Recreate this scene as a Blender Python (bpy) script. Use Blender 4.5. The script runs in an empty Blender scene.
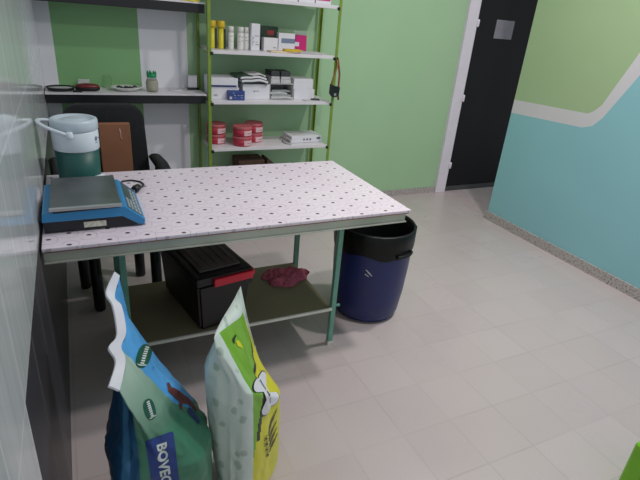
import bpy, bmesh, math, random
from mathutils import Vector, Matrix, noise
from mathutils.bvhtree import BVHTree

sc = bpy.context.scene
C = sc.collection
random.seed(7)

# ------------------------------------------------------------------ camera
cam_d = bpy.data.cameras.new('camera')
cam = bpy.data.objects.new('camera', cam_d)
C.objects.link(cam)
cam_d.sensor_fit = 'HORIZONTAL'
cam_d.sensor_width = 36.0
cam_d.lens = 493.6152 / 640 * 36.0
cam_d.clip_start = 0.05
RT = Vector((0.90095182, -0.42648356, 0.07998494))
_fw = Vector((0.41887194, 0.80668434, -0.41690127))
_up = Vector((0.11327894, 0.4091114, 0.90542572))
RT = Vector((RT.x, RT.y, RT.z))
m = Matrix((( RT.x, _up.x, -_fw.x, 0.1436), (RT.y, _up.y, -_fw.y, -3.5433), (RT.z, _up.z, -_fw.z, 1.4664), (0, 0, 0, 1)))
cam.matrix_world = m
sc.camera = cam

# ------------------------------------------------------------------ light
world = bpy.data.worlds.new('world')
sc.world = world
world.use_nodes = True
bg = world.node_tree.nodes['Background']
bg.inputs['Color'].default_value = (0.93, 0.95, 1.0, 1)
bg.inputs['Strength'].default_value = 0.46

for _loc, _e in (((1.60, -2.25, 2.40), 16.5), ((2.50, -1.90, 3.07), 30)):
    lamp_d = bpy.data.lights.new('ceiling_lamp_light', 'AREA')
    lamp_d.shape = 'DISK'
    lamp_d.size = 0.14
    lamp_d.energy = _e
    lamp_d.color = (1.0, 0.94, 0.94)
    lamp = bpy.data.objects.new('ceiling_lamp_light', lamp_d)
    lamp.location = _loc
    C.objects.link(lamp)

sc.view_settings.view_transform = 'Standard'
sc.view_settings.look = 'None'
sc.view_settings.gamma = 1
sc.view_settings.use_curve_mapping = False
sc.view_settings.exposure = 0.0


# ------------------------------------------------------------------ materials
def lin(c):
    return tuple(((v / 255) / 12.92 if v / 255 <= 0.04045 else ((v / 255 + 0.055) / 1.055) ** 2.4) for v in c)


class NT:
    """small node-tree helper"""
    def __init__(s, mt):
        s.t = mt.node_tree
        s.n = s.t.nodes
        s.l = s.t.links

    def math(s, op, a, b=None, c=None):
        n = s.n.new('ShaderNodeMath')
        n.operation = op
        for i, v in enumerate((a, b, c)):
            if v is None:
                continue
            if isinstance(v, (int, float)):
                n.inputs[i].default_value = v
            else:
                s.l.new(v, n.inputs[i])
        return n.outputs[0]

    def mix(s, f, a, b):
        n = s.n.new('ShaderNodeMix')
        n.data_type = 'RGBA'
        for sock, v in ((n.inputs[0], f), (n.inputs[6], a), (n.inputs[7], b)):
            if isinstance(v, (int, float)):
                sock.default_value = v
            elif isinstance(v, tuple):
                sock.default_value = (*v[:3], 1)
            else:
                s.l.new(v, sock)
        return n.outputs[2]

    def obj(s):
        return s.n.new('ShaderNodeTexCoord').outputs['Object']

    def xyz(s, v):
        n = s.n.new('ShaderNodeSeparateXYZ')
        s.l.new(v, n.inputs[0])
        return n.outputs

    def noise(s, vec, scale, detail=3, rough=0.5):
        n = s.n.new('ShaderNodeTexNoise')
        n.inputs['Scale'].default_value = scale
        n.inputs['Detail'].default_value = detail
        n.inputs['Roughness'].default_value = rough
        if vec is not None:
            s.l.new(vec, n.inputs['Vector'])
        return n.outputs['Fac']

    def ramp(s, f, lo, hi):
        n = s.n.new('ShaderNodeMapRange')
        n.inputs[1].default_value = lo
        n.inputs[2].default_value = hi
        s.l.new(f, n.inputs[0])
        return n.outputs[0]

    def scale(s, vec, sx, sy, sz):
        n = s.n.new('ShaderNodeMapping')
        n.inputs['Scale'].default_value = (sx, sy, sz)
        s.l.new(vec, n.inputs['Vector'])
        return n.outputs[0]

    def bump(s, h, strength, dist=0.002):
        n = s.n.new('ShaderNodeBump')
        n.inputs['Strength'].default_value = strength
        n.inputs['Distance'].default_value = dist
        s.l.new(h, n.inputs['Height'])
        return n.outputs[0]


def mat(name, rgb, rough=0.5, metal=0.0, var=0.08, vscale=12, bump=0.0, bscale=60, spec=0.5):
    mt = bpy.data.materials.new(name)
    mt.use_nodes = True
    t = NT(mt)
    b = t.n['Principled BSDF']
    c = lin(rgb)
    f = t.noise(t.obj(), vscale)
    col = t.mix(t.ramp(f, 0.3, 0.7), tuple(v * (1 - var) for v in c), tuple(min(1, v * (1 + var)) for v in c))
    t.l.new(col, b.inputs['Base Color'])
    b.inputs['Roughness'].default_value = rough
    b.inputs['Metallic'].default_value = metal
    b.inputs['Specular IOR Level'].default_value = spec
    if bump:
        t.l.new(t.bump(t.noise(t.obj(), bscale), bump), b.inputs['Normal'])
    return mt


def mat_floor():
    mt = mat('terrazzo_floor', (200, 190, 186), 0.34)
    t = NT(mt)
    b = t.n['Principled BSDF']
    v = t.obj()
    x, y, z = t.xyz(v)
    P = 0.2285
    u = t.math('DIVIDE', t.math('SUBTRACT', x, 1.385), P)
    w = t.math('DIVIDE', t.math('SUBTRACT', y, -2.442), P)
    fu = t.math('ABSOLUTE', t.math('SUBTRACT', t.math('FRACT', t.math('ADD', u, 0.5)), 0.5))
    fw = t.math('ABSOLUTE', t.math('SUBTRACT', t.math('FRACT', t.math('ADD', w, 0.5)), 0.5))
    d = t.math('MINIMUM', fu, fw)
    line = t.math('SUBTRACT', 1.0, t.ramp(d, 0.004, 0.022))
    comb = t.n.new('ShaderNodeCombineXYZ')
    t.l.new(t.math('FLOOR', u), comb.inputs[0])
    t.l.new(t.math('FLOOR', w), comb.inputs[1])
    wn = t.n.new('ShaderNodeTexWhiteNoise')
    wn.noise_dimensions = '3D'
    t.l.new(comb.outputs[0], wn.inputs['Vector'])
    tile = t.mix(wn.outputs['Value'], lin((190, 178, 177)), lin((196, 185, 184)))
    blot = t.ramp(t.noise(v, 2.3, 2), 0.35, 0.7)
    base = t.mix(t.math('MULTIPLY', blot, 0.45), tile, lin((194, 186, 180)))
    sp = t.ramp(t.noise(v, 130, 2, 0.7), 0.6, 0.75)
    base = t.mix(t.math('MULTIPLY', sp, 0.25), base, lin((140, 122, 118)))
    ln = t.math('MULTIPLY', line, t.ramp(t.noise(v, 3.1, 2), 0.25, 0.8))
    base = t.mix(t.math('MULTIPLY', ln, 0.38), base, lin((140, 128, 124)))
    t.l.new(base, b.inputs['Base Color'])
    t.l.new(t.math('ADD', 0.26, t.math('MULTIPLY', blot, 0.14)), b.inputs['Roughness'])
    return mt


def mat_wall(name, rgb, rough=0.45):
    mt = mat(name, rgb, rough, 0, 0.03, 1.5)
    t = NT(mt)
    b = t.n['Principled BSDF']
    t.l.new(t.bump(t.noise(t.obj(), 7), 0.12, 0.01), b.inputs['Normal'])
    return mt


def mat_tile(name, rgb, rgb_line, streak, sy, sz, y0, rough=0.1, lamt=0.6, lw=0.006):
    mt = mat(name, rgb, rough)
    t = NT(mt)
    b = t.n['Principled BSDF']
    v = t.obj()
    x, y, z = t.xyz(v)
    fy = t.math('ABSOLUTE', t.math('SUBTRACT', t.math('FRACT', t.math('ADD', t.math('DIVIDE', t.math('SUBTRACT', y, y0), sy), 0.5)), 0.5))
    fz = t.math('ABSOLUTE', t.math('SUBTRACT', t.math('FRACT', t.math('ADD', t.math('DIVIDE', z, sz), 0.5)), 0.5))
    d = t.math('MINIMUM', t.math('MULTIPLY', fy, sy), t.math('MULTIPLY', fz, sz))
    line = t.math('SUBTRACT', 1.0, t.ramp(d, lw * 0.3, lw * 0.6))
    st = t.ramp(t.noise(t.scale(v, 1, 16, 1.0), 1.0, 3, 0.6), 0.35, 0.7)
    base = t.mix(t.math('MULTIPLY', st, 1.0), lin(rgb), lin(streak))
    base = t.mix(t.math('MULTIPLY', line, lamt), base, lin(rgb_line))
    t.l.new(base, b.inputs['Base Color'])
    t.l.new(t.bump(t.noise(t.scale(v, 1, 22, 0.6), 1.0, 2), 0.05, 0.01), b.inputs['Normal'])
    return mt


def mat_granite():
    mt = mat('granite_skirting', (178, 172, 168), 0.3)
    t = NT(mt)
    b = t.n['Principled BSDF']
    f = t.ramp(t.noise(t.obj(), 75, 3, 0.75), 0.5, 0.62)
    c = t.mix(f, lin((186, 180, 176)), lin((118, 108, 106)))
    t.l.new(c, b.inputs['Base Color'])
    return mt


def mat_cloth():
    """white oilcloth with dark dots and faint curved outlines"""
    mt = mat('dotted_oilcloth', (215, 208, 214), 0.33)
    t = NT(mt)
    b = t.n['Principled BSDF']
    v = t.obj()
    x, y, z = t.xyz(v)
    px, py = 0.0585, 0.0905

    def lattice(ox, oy, wob=0.0):
        u = t.math('DIVIDE', t.math('SUBTRACT', x, 0.375 - 0.69 + ox), px)
        ix = t.math('FLOOR', t.math('ADD', u, 0.5))
        dx = t.math('MULTIPLY', t.math('SUBTRACT', u, ix), px)
        ph = t.math('ADD', t.math('MULTIPLY', ix, 0.5), t.math('MULTIPLY', t.math('SINE', t.math('MULTIPLY', ix, 2.1)), 0.1))
        w = t.math('ADD', t.math('DIVIDE', t.math('SUBTRACT', y, -1.742 + 1.6 + oy), py), ph)
        iy = t.math('FLOOR', t.math('ADD', w, 0.5))
        dy = t.math('MULTIPLY', t.math('SUBTRACT', w, iy), py)
        return dx, dy, t.math('SQRT', t.math('ADD', t.math('MULTIPLY', dx, dx), t.math('MULTIPLY', dy, dy))), ix, iy
    dx, dy, d, ix, iy = lattice(0, 0)
    dot = t.math('MULTIPLY', t.math('LESS_THAN', t.math('SQRT', t.math('ADD', t.math('MULTIPLY', t.math('MULTIPLY', dx, dx), 0.62), t.math('MULTIPLY', dy, dy))), 0.0062), t.math('GREATER_THAN', z, 0.7498))
    wob = t.math('MULTIPLY', t.math('SUBTRACT', t.noise(v, 22, 1), 0.5), 0.02)
    ring = t.math('ABSOLUTE', t.math('SUBTRACT', t.math('ADD', d, wob), 0.027))
    arc = t.math('LESS_THAN', ring, 0.0013)
    side = t.math('GREATER_THAN', t.math('ADD', dy, t.math('MULTIPLY', dx, 0.6)), -0.004)
    arc2 = t.math('LESS_THAN', t.math('ABSOLUTE', t.math('SUBTRACT', t.math('ADD', d, t.math('MULTIPLY', wob, 0.8)), 0.036)), 0.0013)
    side2 = t.math('LESS_THAN', t.math('ADD', dy, t.math('MULTIPLY', dx, -0.5)), -0.010)
    arc = t.math('MAXIMUM', t.math('MULTIPLY', arc, side), t.math('MULTIPLY', arc2, side2))
    base = t.mix(t.ramp(t.noise(v, 3, 2), 0.3, 0.7), lin((224, 210, 222)), lin((228, 220, 228)))
    base = t.mix(t.math('MULTIPLY', arc, 0.38), base, lin((110, 95, 105)))
    shade = t.mix(t.noise(v, 40, 1), lin((12, 10, 12)), lin((50, 40, 46)))
    base = t.mix(t.math('MULTIPLY', dot, 0.95), base, shade)
    t.l.new(base, b.inputs['Base Color'])
    return mt


def mat_glass(name, rgb, rough=0.05, alpha=0.3):
    mt = mat(name, rgb, rough)
    b = mt.node_tree.nodes['Principled BSDF']
    b.inputs['Transmission Weight'].default_value = 0.85
    b.inputs['IOR'].default_value = 1.2
    b.inputs['Alpha'].default_value = alpha
    return mt


M = dict(
    floor=mat_floor(),
    green=mat_wall('green_wall_paint', (168, 204, 162)),
    shadegreen=mat_wall('green_wall_paint_shaded', (134, 184, 126)),  # same wall green, with the shade on the left field put into the colour
    rgreen=mat_wall('green_wall_paint_front', (168, 194, 150)),
    cyan=mat_wall('turquoise_wall_paint', (144, 198, 206)),
    white=mat_wall('white_wall_paint', (240, 240, 247)),
    band=mat_wall('white_painted_band', (214, 212, 216)),
    frame=mat('white_door_paint', (226, 222, 230), 0.4, 0, 0.03),
    door=mat('black_door_paint', (16, 17, 20), 0.5, 0, 0.15, 3, spec=0.3),
    sill=mat('dark_threshold', (66, 70, 70), 0.5),
    tile=mat_tile('white_glazed_tile', (202, 206, 209), (235, 236, 238), (220, 223, 227), 0.2285, 0.383, -2.466, 0.1, 0.85, 0.010),
    dado=mat_tile('dark_glazed_tile', (52, 50, 57), (150, 146, 152), (62, 60, 67), 0.2285, 0.766, -2.466, 0.36, 0.5, 0.007),
    granite=mat_granite(),
    cloth=mat_cloth(),
    apron=mat('galvanised_angle', (188, 192, 180), 0.4, 0.25, 0.12, 6, 0.1),
    redboard=mat('reddish_board_edge', (150, 92, 84), 0.6),
    mint=mat('mint_leg_paint', (112, 168, 150), 0.4, 0, 0.08, 20),
    olive=mat('olive_shelf_board', (124, 118, 92), 0.55, 0, 0.08, 4),
    edge=mat('pale_edge_strip', (224, 224, 214), 0.5),
    wboard=mat('white_shelf_board', (226, 222, 226), 0.35, 0, 0.03),
    bboard=mat('black_shelf_board', (28, 30, 34), 0.35, 0, 0.15),
    post=mat('lime_post_paint', (124, 150, 54), 0.4, 0, 0.1, 20),
    blackp=mat('black_plastic', (20, 21, 23), 0.4, 0, 0.1),
    blackf=mat('black_fabric', (26, 27, 31), 0.8, 0, 0.2, 40, 0.3, 300),
    greyp=mat('grey_lid_plastic', (96, 92, 90), 0.55, 0, 0.12, 10),
    redp=mat('red_plastic', (214, 26, 54), 0.35, 0, 0.05),
    maroon=mat('maroon_cloth', (188, 98, 120), 0.9, 0, 0.3, 60, 0.4, 200),
    bin=mat('navy_plastic', (28, 40, 98), 0.38, 0, 0.1, 5),
    liner=mat('black_liner_film', (12, 15, 15), 0.42, 0, 0.2, 30, 0.6, 40, spec=0.3),
    jgreen=mat('dark_green_plastic', (24, 84, 78), 0.45, 0, 0.06),
    jwhite=mat('off_white_plastic', (210, 222, 230), 0.35, 0, 0.02),
    jtrim=mat('pale_blue_plastic', (188, 202, 212), 0.35, 0, 0.02),
    navy=mat('navy_ink', (40, 56, 110), 0.5),
    sblue=mat('sky_blue_plastic', (50, 134, 188), 0.38, 0, 0.05),
    sdark=mat('scale_dark_base', (22, 25, 32), 0.45),
    steel=mat('dull_steel_plate', (112, 116, 118), 0.38, 0.7, 0.2, 9, 0.15, 20),
    steelrim=mat('bright_steel_rim', (190, 192, 192), 0.3, 0.7),
    keyp=mat('keypad_membrane', (70, 92, 108), 0.4, 0, 0.3, 90),
    keyb=mat('keypad_buttons', (160, 170, 172), 0.5),
    lcd=mat('lcd_window', (78, 92, 88), 0.15),
    stick=mat('cream_sticker', (205, 204, 188), 0.6, 0, 0.2, 90),
    card=mat('brown_cardboard', (138, 92, 66), 0.8, 0, 0.08, 10),
    cardd=mat('dark_brown_cardboard', (88, 66, 54), 0.85),
    yellow=mat('yellow_plastic', (220, 206, 50), 0.35),
    mustard=mat('amber_cap', (214, 180, 30), 0.4),
    wcan=mat('white_can', (226, 226, 222), 0.35, 0, 0.03),
    ink=mat('grey_ink', (90, 90, 96), 0.6),
    beige=mat('beige_print', (208, 180, 130), 0.6),
    pbox=mat('white_paper_box', (226, 226, 232), 0.55, 0, 0.03),
    pgrey=mat('grey_white_paper', (196, 196, 196), 0.6, 0, 0.1, 50),
    bluebox=mat('blue_print_box', (52, 74, 140), 0.45, 0, 0.2, 40),
    dgreen=mat('dark_green_print', (40, 66, 44), 0.5, 0, 0.5, 60),
    redprint=mat('red_print', (170, 60, 60), 0.5),
    bprint=mat('blue_grey_print', (120, 134, 160), 0.5),
    magenta=mat('magenta_print', (206, 38, 120), 0.35, 0, 0.1),
    ygreen=mat('yellow_green_tape', (150, 178, 60), 0.5),
    cream=mat('cream_paper', (222, 204, 170), 0.6),
    tubred=mat('red_tub_plastic', (186, 50, 72), 0.4, 0, 0.05),
    tubpink=mat('dusty_pink_lid', (190, 98, 104), 0.45, 0, 0.05),
    tublabel=mat('pale_pink_label', (224, 190, 194), 0.5, 0, 0.05),
    capgreen=mat('green_cap_plastic', (22, 150, 92), 0.4),
    glass=mat_glass('clear_jar_glass', (215, 222, 210), 0.1, 0.55),
    gglass=mat_glass('green_jar_glass', (190, 220, 190), 0.1, 0.25),
    fill=mat('pale_grain_filling', (190, 186, 168), 0.9, 0, 0.15, 90),
    silver=mat('silver_metal', (190, 190, 188), 0.3, 0.8),
    bronze=mat('brown_cord', (130, 104, 50), 0.7),
    rust=mat('rust_strap', (128, 60, 50), 0.7),
    dgrey=mat('dark_print', (56, 60, 60), 0.7, 0, 0.3, 70),
    paleinside=mat('pale_sack_film', (186, 204, 186), 0.45, 0, 0.05, 20),
    lime=mat('lime_sack_film', (118, 176, 44), 0.3, 0, 0.06, 20, 0.2, 30),
    limebox=mat('lime_plastic', (120, 190, 30), 0.4),
    syellow=mat('yellow_sack_film', (212, 208, 36), 0.38, 0, 0.04, 14, 0.2, 30),
    sblack=mat('black_print', (30, 30, 26), 0.4),
    brush=mat('smudged_black_print', (60, 58, 40), 0.4, 0, 0.7, 160),
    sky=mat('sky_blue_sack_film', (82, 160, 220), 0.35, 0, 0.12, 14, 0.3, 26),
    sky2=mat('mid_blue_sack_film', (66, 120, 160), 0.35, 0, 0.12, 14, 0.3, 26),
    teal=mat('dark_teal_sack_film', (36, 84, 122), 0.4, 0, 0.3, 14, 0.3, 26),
    hem=mat('white_sack_hem', (216, 218, 226), 0.55, 0, 0.03, 10, 0.2, 60),
    navylabel=mat('navy_sack_label', (34, 62, 130), 0.4),
    letter=mat('cream_lettering', (206, 216, 212), 0.5),
    logog=mat('dark_green_logo', (24, 84, 66), 0.4),
    brown=mat('reddish_brown_print', (104, 56, 52), 0.5, 0, 0.35, 70),
)


def mat_greenface():
    # printed fade: pale sage near the top of the sack, deeper green below
    mt = mat('green_sack_film', (80, 140, 110), 0.36, 0, 0.06, 14, 0.3, 26)
    t = NT(mt)
    b = t.n['Principled BSDF']
    v = t.obj()
    x, y, z = t.xyz(v)
    f = t.ramp(t.math('ADD', z, t.math('MULTIPLY', t.noise(v, 9), 0.08)), 0.50, 0.68)
    c = t.mix(f, lin((64, 126, 98)), lin((166, 192, 176)))
    t.l.new(c, b.inputs['Base Color'])
    return mt


def mat_bones():
    # pale sack film with a faint repeated grey-green print
    mt = mat('pale_printed_sack_film', (178, 200, 184), 0.4, 0, 0.05, 20, 0.3, 26)
    t = NT(mt)
    b = t.n['Principled BSDF']
    v = t.obj()
    vo = t.n.new('ShaderNodeTexVoronoi')
    vo.inputs['Scale'].default_value = 22
    t.l.new(t.scale(v, 1, 1, 0.75), vo.inputs['Vector'])
    n = t.noise(v, 55, 2)
    f = t.math('SUBTRACT', 1.0, t.ramp(t.math('ADD', vo.outputs['Distance'], t.math('MULTIPLY', n, 0.35)), 0.36, 0.46))
    c = t.mix(t.math('MULTIPLY', f, 0.55), lin((204, 218, 210)), lin((132, 154, 136)))
    t.l.new(c, b.inputs['Base Color'])
    return mt


M['greenface'] = mat_greenface()
M['bones'] = mat_bones()


# ------------------------------------------------------------------ helpers
def tag(o, label=None, cat=None, group=None, kind=None):
    if label: o['label'] = label
    if cat: o['category'] = cat
    if group: o['group'] = group
    if kind: o['kind'] = kind
    return o


def thing(name, label, cat, loc=(0, 0, 0), rz=0, group=None):
    o = bpy.data.objects.new(name, None)
    o.empty_display_size = 0.05
    C.objects.link(o)
    o.location = loc
    o.rotation_euler = (0, 0, rz)
    return tag(o, label, cat, group)


class MB:
    def __init__(s):
        s.bm = bmesh.new()

    def box(s, x0, x1, y0, y1, z0, z1, bev=0.0, mi=0, seg=2):
        n = bmesh.new()
        vs = [n.verts.new(p) for p in ((x0, y0, z0), (x1, y0, z0), (x1, y1, z0), (x0, y1, z0), (x0, y0, z1), (x1, y0, z1), (x1, y1, z1), (x0, y1, z1))]
        for f in ((0, 3, 2, 1), (4, 5, 6, 7), (0, 1, 5, 4), (1, 2, 6, 5), (2, 3, 7, 6), (3, 0, 4, 7)):
            n.faces.new([vs[i] for i in f])
        if bev:
            bmesh.ops.bevel(n, geom=n.edges[:], offset=bev, segments=seg, profile=0.7, affect='EDGES')
        s._merge(n, mi)
        return s

    def _merge(s, n, mi=0, mtx=None):
        if mtx is not None:
            bmesh.ops.transform(n, matrix=mtx, verts=n.verts)
        mp = {}
        for v in n.verts:
            mp[v] = s.bm.verts.new(v.co)
        for f in n.faces:
            try:
                g = s.bm.faces.new([mp[v] for v in f.verts])
                g.material_index = mi if mi is not None else f.material_index
                g.smooth = f.smooth
            except ValueError:
                pass
        n.free()

    def rbox(s, x0, x1, y0, y1, z0, z1, rz, bev=0.0, mi=0):
        """box turned by rz about its own vertical centre line"""
        b = MB()
        cx, cy = (x0 + x1) / 2, (y0 + y1) / 2
        b.box(x0 - cx, x1 - cx, y0 - cy, y1 - cy, z0, z1, bev)
        s._merge(b.bm, mi, Matrix.Translation((cx, cy, 0)) @ Matrix.Rotation(rz, 4, 'Z'))
        return s

    def lathe(s, cx, cy, prof, n=28, mi=0, cap=True, smooth=True, sx=1, sy=1):
        rings = []
        for r, z in prof:
            rings.append([s.bm.verts.new((cx + sx * r * math.cos(2 * math.pi * k / n), cy + sy * r * math.sin(2 * math.pi * k / n), z)) for k in range(n)])
        for a, b in zip(rings, rings[1:]):
            for k in range(n):
                f = s.bm.faces.new((a[k], a[(k + 1) % n], b[(k + 1) % n], b[k]))
                f.smooth = smooth
                f.material_index = mi
        if cap:
            f = s.bm.faces.new(list(reversed(rings[0]))); f.material_index = mi
            f = s.bm.faces.new(rings[-1]); f.material_index = mi
        return s

    def tube(s, pts, r, n=8, mi=0, closed=False, flat=1.0):
        pts = [Vector(p) for p in pts]
        rings = []
        L = len(pts)
        prevn = None
        for i, p in enumerate(pts):
            if closed:
                d = pts[(i + 1) % L] - pts[i - 1]
            else:
                d = pts[min(i + 1, L - 1)] - pts[max(i - 1, 0)]
            d.normalize()
            ref = Vector((0, 0, 1)) if abs(d.z) < 0.9 else Vector((0, 1, 0))
            if prevn is not None and prevn.cross(d).length > 0.1:
                nn = (prevn - d * prevn.dot(d)).normalized()
            else:
                nn = ref.cross(d).normalized()
            prevn = nn
            bb = d.cross(nn)
            rr = r[i] if isinstance(r, (list, tuple)) else r
            rings.append([s.bm.verts.new(p + nn * math.cos(2 * math.pi * k / n) * rr + bb * math.sin(2 * math.pi * k / n) * rr * flat) for k in range(n)])
        rng = range(L) if closed else range(L - 1)
        for i in rng:
            a, b = rings[i], rings[(i + 1) % L]
            for k in range(n):
                f = s.bm.faces.new((a[k], a[(k + 1) % n], b[(k + 1) % n], b[k]))
                f.smooth = True
                f.material_index = mi
        if not closed:
            s.bm.faces.new(list(reversed(rings[0]))).material_index = mi
            s.bm.faces.new(rings[-1]).material_index = mi
        return s

    def prism(s, poly, axis, a0, a1, mi=0, bev=0.0):
        """polygon in the plane across axis ('x': (y,z), 'y': (x,z), 'z': (x,y)) pulled from a0 to a1"""
        def P(u, v, a):
            return {'x': (a, u, v), 'y': (u, a, v), 'z': (u, v, a)}[axis]
        n = bmesh.new()
        A = [n.verts.new(P(u, v, a0)) for u, v in poly]
        B = [n.verts.new(P(u, v, a1)) for u, v in poly]
        n.faces.new(A)
        n.faces.new(list(reversed(B)))
        for i in range(len(A)):
            j = (i + 1) % len(A)
            n.faces.new((A[i], B[i], B[j], A[j]))
        bmesh.ops.recalc_face_normals(n, faces=n.faces)
        if bev:
            bmesh.ops.bevel(n, geom=n.edges[:], offset=bev, segments=2, profile=0.7, affect='EDGES')
        s._merge(n, mi)
        return s

    def quad(s, pts, mi=0):
        f = s.bm.faces.new([s.bm.verts.new(p) for p in pts])
        f.material_index = mi
        return s

    def build(s, name, mats, parent=None, local=False, fix=True):
        if fix:
            bmesh.ops.recalc_face_normals(s.bm, faces=s.bm.faces)
        if parent is not None and not local:
            off = Vector((0, 0, 0))
            p = parent
            while p is not None:
                off += Vector(p.location)
                p = p.parent
            bmesh.ops.translate(s.bm, vec=-off, verts=s.bm.verts)
        me = bpy.data.meshes.new(name)
        s.bm.to_mesh(me)
        s.bm.free()
        o = bpy.data.objects.new(name, me)
        for q in (mats if isinstance(mats, (list, tuple)) else [mats]):
            me.materials.append(M[q] if isinstance(q, str) else q)
        C.objects.link(o)
        if parent is not None:
            o.parent = parent
        return o


def struct(o):
    o['kind'] = 'structure'
    return o


def single(o, label, cat, group=None):
    """put a one-mesh thing's origin at its base"""
    me = o.data
    xs = [v.co.x for v in me.vertices]; ys = [v.co.y for v in me.vertices]; zs = [v.co.z for v in me.vertices]
    c = Vector(((min(xs) + max(xs)) / 2, (min(ys) + max(ys)) / 2, min(zs)))
    me.transform(Matrix.Translation(-c))
    o.location = c
    return tag(o, label, cat, group)


def dup(root, loc, label=None):
    r = root.copy()
    C.objects.link(r)
    r.location = loc
    if label: r['label'] = label
    for ch in list(root.children):
        c = ch.copy(); C.objects.link(c); c.parent = r
        for g in ch.children:
            d = g.copy(); C.objects.link(d); d.parent = c
    return r


# ------------------------------------------------------------------ setting
H = 3.3
XR = 3.187
b = MB(); b.box(-0.15, 5.0, -4.6, 0.15, -0.05, 0.0)
struct(b.build('floor', 'floor'))

# left wall: pale glazed tile above a dark tile dado that stops short of the camera
b = MB()
b.box(-0.12, 0.0, -4.6, -2.692, 0, H)
b.box(-0.12, 0.0, -2.692, 0.0, 0.766, H)
b.box(-0.12, 0.0, -2.692, 0.0, 0, 0.766, mi=1)
struct(b.build('wall_left', ['tile', 'dado']))

# back wall, painted in vertical fields; the left green one is deepened to carry its shade
b = MB()
for x0, x1, mi in ((-0.12, 0.078, 1), (0.078, 0.565, 2), (0.565, 0.866, 1), (0.866, 3.156, 0), (4.20, 5.0, 0)):
    b.box(x0, x1, 0, 0.12, 0, H, mi=mi)
b.box(3.156, 4.20, 0, 0.12, 2.14, H, mi=0)
struct(b.build('wall_back', ['green', 'white', 'shadegreen']))

# right wall with the turquoise field, white band and green field as faces of one slab
b = MB()
T = [(-0.6915, 0.984), (-1.332, 1.006), (-1.37, 1.028), (-1.413, 1.075), (-1.548, 1.405)]
B_ = [(-0.6915, 0.885), (-1.322, 0.912), (-1.39, 0.937), (-1.445, 1.0), (-1.593, 1.284)]
T2 = T + [(-2.12, H)]
B2 = B_ + [(-2.36, H)]
for i in range(len(T2) - 1):
    (a, za), (c, zc) = T2[i], T2[i + 1]
    (d, zd), (e, ze) = B2[i], B2[i + 1]
    b.quad([(XR, a, za), (XR, c, zc), (XR, e, ze), (XR, d, zd)], 1)
b.bm.faces.new([b.bm.verts.new((XR, y, z)) for y, z in T2 + [(-0.6915, H)]]).material_index = 0
b.bm.faces.new([b.bm.verts.new((XR, y, z)) for y, z in B2 + [(-4.6, H), (-4.6, 0), (-0.6915, 0)]]).material_index = 2
bmesh.ops.remove_doubles(b.bm, verts=b.bm.verts, dist=1e-5)
b.box(XR + 0.0005, XR + 0.12, -4.6, -0.6915, 0, H, mi=2)
struct(b.build('wall_right', ['rgreen', 'band', 'cyan'], fix=True))

b = MB(); b.box(0.0, 3.15, -0.014, -0.0005, 0, 0.055); struct(b.build('baseboard_back', 'granite'))
b = MB(); b.box(XR - 0.014, XR - 0.0005, -4.6, -0.6915, 0, 0.07)
b.box(XR - 0.014, XR + 0.12, -0.6910, -0.677, 0, 0.07)
struct(b.build('baseboard_right', 'granite'))

# door in the back wall
dr = bpy.data.objects.new('door_1', None); C.objects.link(dr); dr.location = (3.7, 0, 0); struct(dr)
b = MB()
b.box(3.156, 3.268, -0.03, 0.10, 0, 2.14, 0.004)
b.box(4.10, 4.20, -0.03, 0.10, 0, 2.14, 0.004)
b.box(3.268, 4.10, -0.03, 0.10, 2.04, 2.14, 0.004)
b.build('door_frame', 'frame', dr)
b = MB(); b.box(3.275, 4.095, -0.005, 0.035, 0.05, 2.035, 0.003)
leaf = b.build('door_leaf', 'door', dr)
b = MB(); b.box(3.497, 3.705, -0.007, -0.0055, 1.385, 1.535)
b.build('notice_sheet', mat('grey_notice', (136, 134, 142), 0.5, 0, 0.1, 20), leaf)
b = MB(); b.box(3.275, 4.095, -0.012, 0.035, 0.002, 0.046, 0.003); b.build('threshold', 'sill', dr)
for z in (0.264, 0.88, 1.493):
    b = MB(); b.lathe(3.270, -0.036, [(0.008, z - 0.03), (0.011, z - 0.02), (0.011, z + 0.02), (0.008, z + 0.03)], 12)
    b.build('hinge', 'frame', dr)


# ------------------------------------------------------------------ work table
t = thing('work_table', 'white dotted work table with galvanised rim on mint green legs', 'table', (0.69, -1.6, 0))
b = MB(); b.box(0.006, 1.367, -1.990, -1.249, 0.738, 0.750, 0.003)
tt = b.build('tabletop', 'cloth', t)
b = MB(); b.box(0.010, 1.360, -1.984, -1.255, 0.7325, 0.7375); b.build('board_edge', 'redboard', tt)
b = MB()
b.box(0.008, 1.350, -1.978, -1.972, 0.698, 0.732, 0.001)
b.box(0.008, 1.350, -1.266, -1.260, 0.698, 0.732, 0.001)
b.box(0.008, 0.014, -1.972, -1.266, 0.698, 0.732, 0.001)
b.box(1.344, 1.350, -1.972, -1.266, 0.698, 0.732, 0.001)
b.box(0.008, 1.350, -1.990, -1.978, 0.697, 0.701)
b.build('rim_frame', 'apron', t)
for y in (-1.812, -1.356):
    b = MB(); b.box(0.02, 1.343, y - 0.012, y + 0.012, 0.706, 0.7315, 0.002)
    b.build('crossbar', 'mint', t)
for x in (0.2387, 1.1412):
    for y in (-1.812, -1.356):
        b = MB(); b.box(x - 0.0115, x + 0.0115, y - 0.0115, y + 0.0115, 0.006, 0.7055, 0.002)
        lg = b.build('leg', 'mint', t)
        b = MB(); b.box(x - 0.014, x + 0.014, y - 0.014, y + 0.014, 0.0, 0.018, 0.003); b.build('foot_cap', 'edge', lg)
b = MB(); b.box(0.252, 1.128, -1.822, -1.346, 0.205, 0.214, 0.001)
b.build('lower_shelf', 'olive', t)
b = MB(); b.box(0.252, 1.128, -1.832, -1.8225, 0.203, 0.2155, 0.001)
b.build('shelf_edge_strip', 'edge', t)
b = MB()
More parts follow.
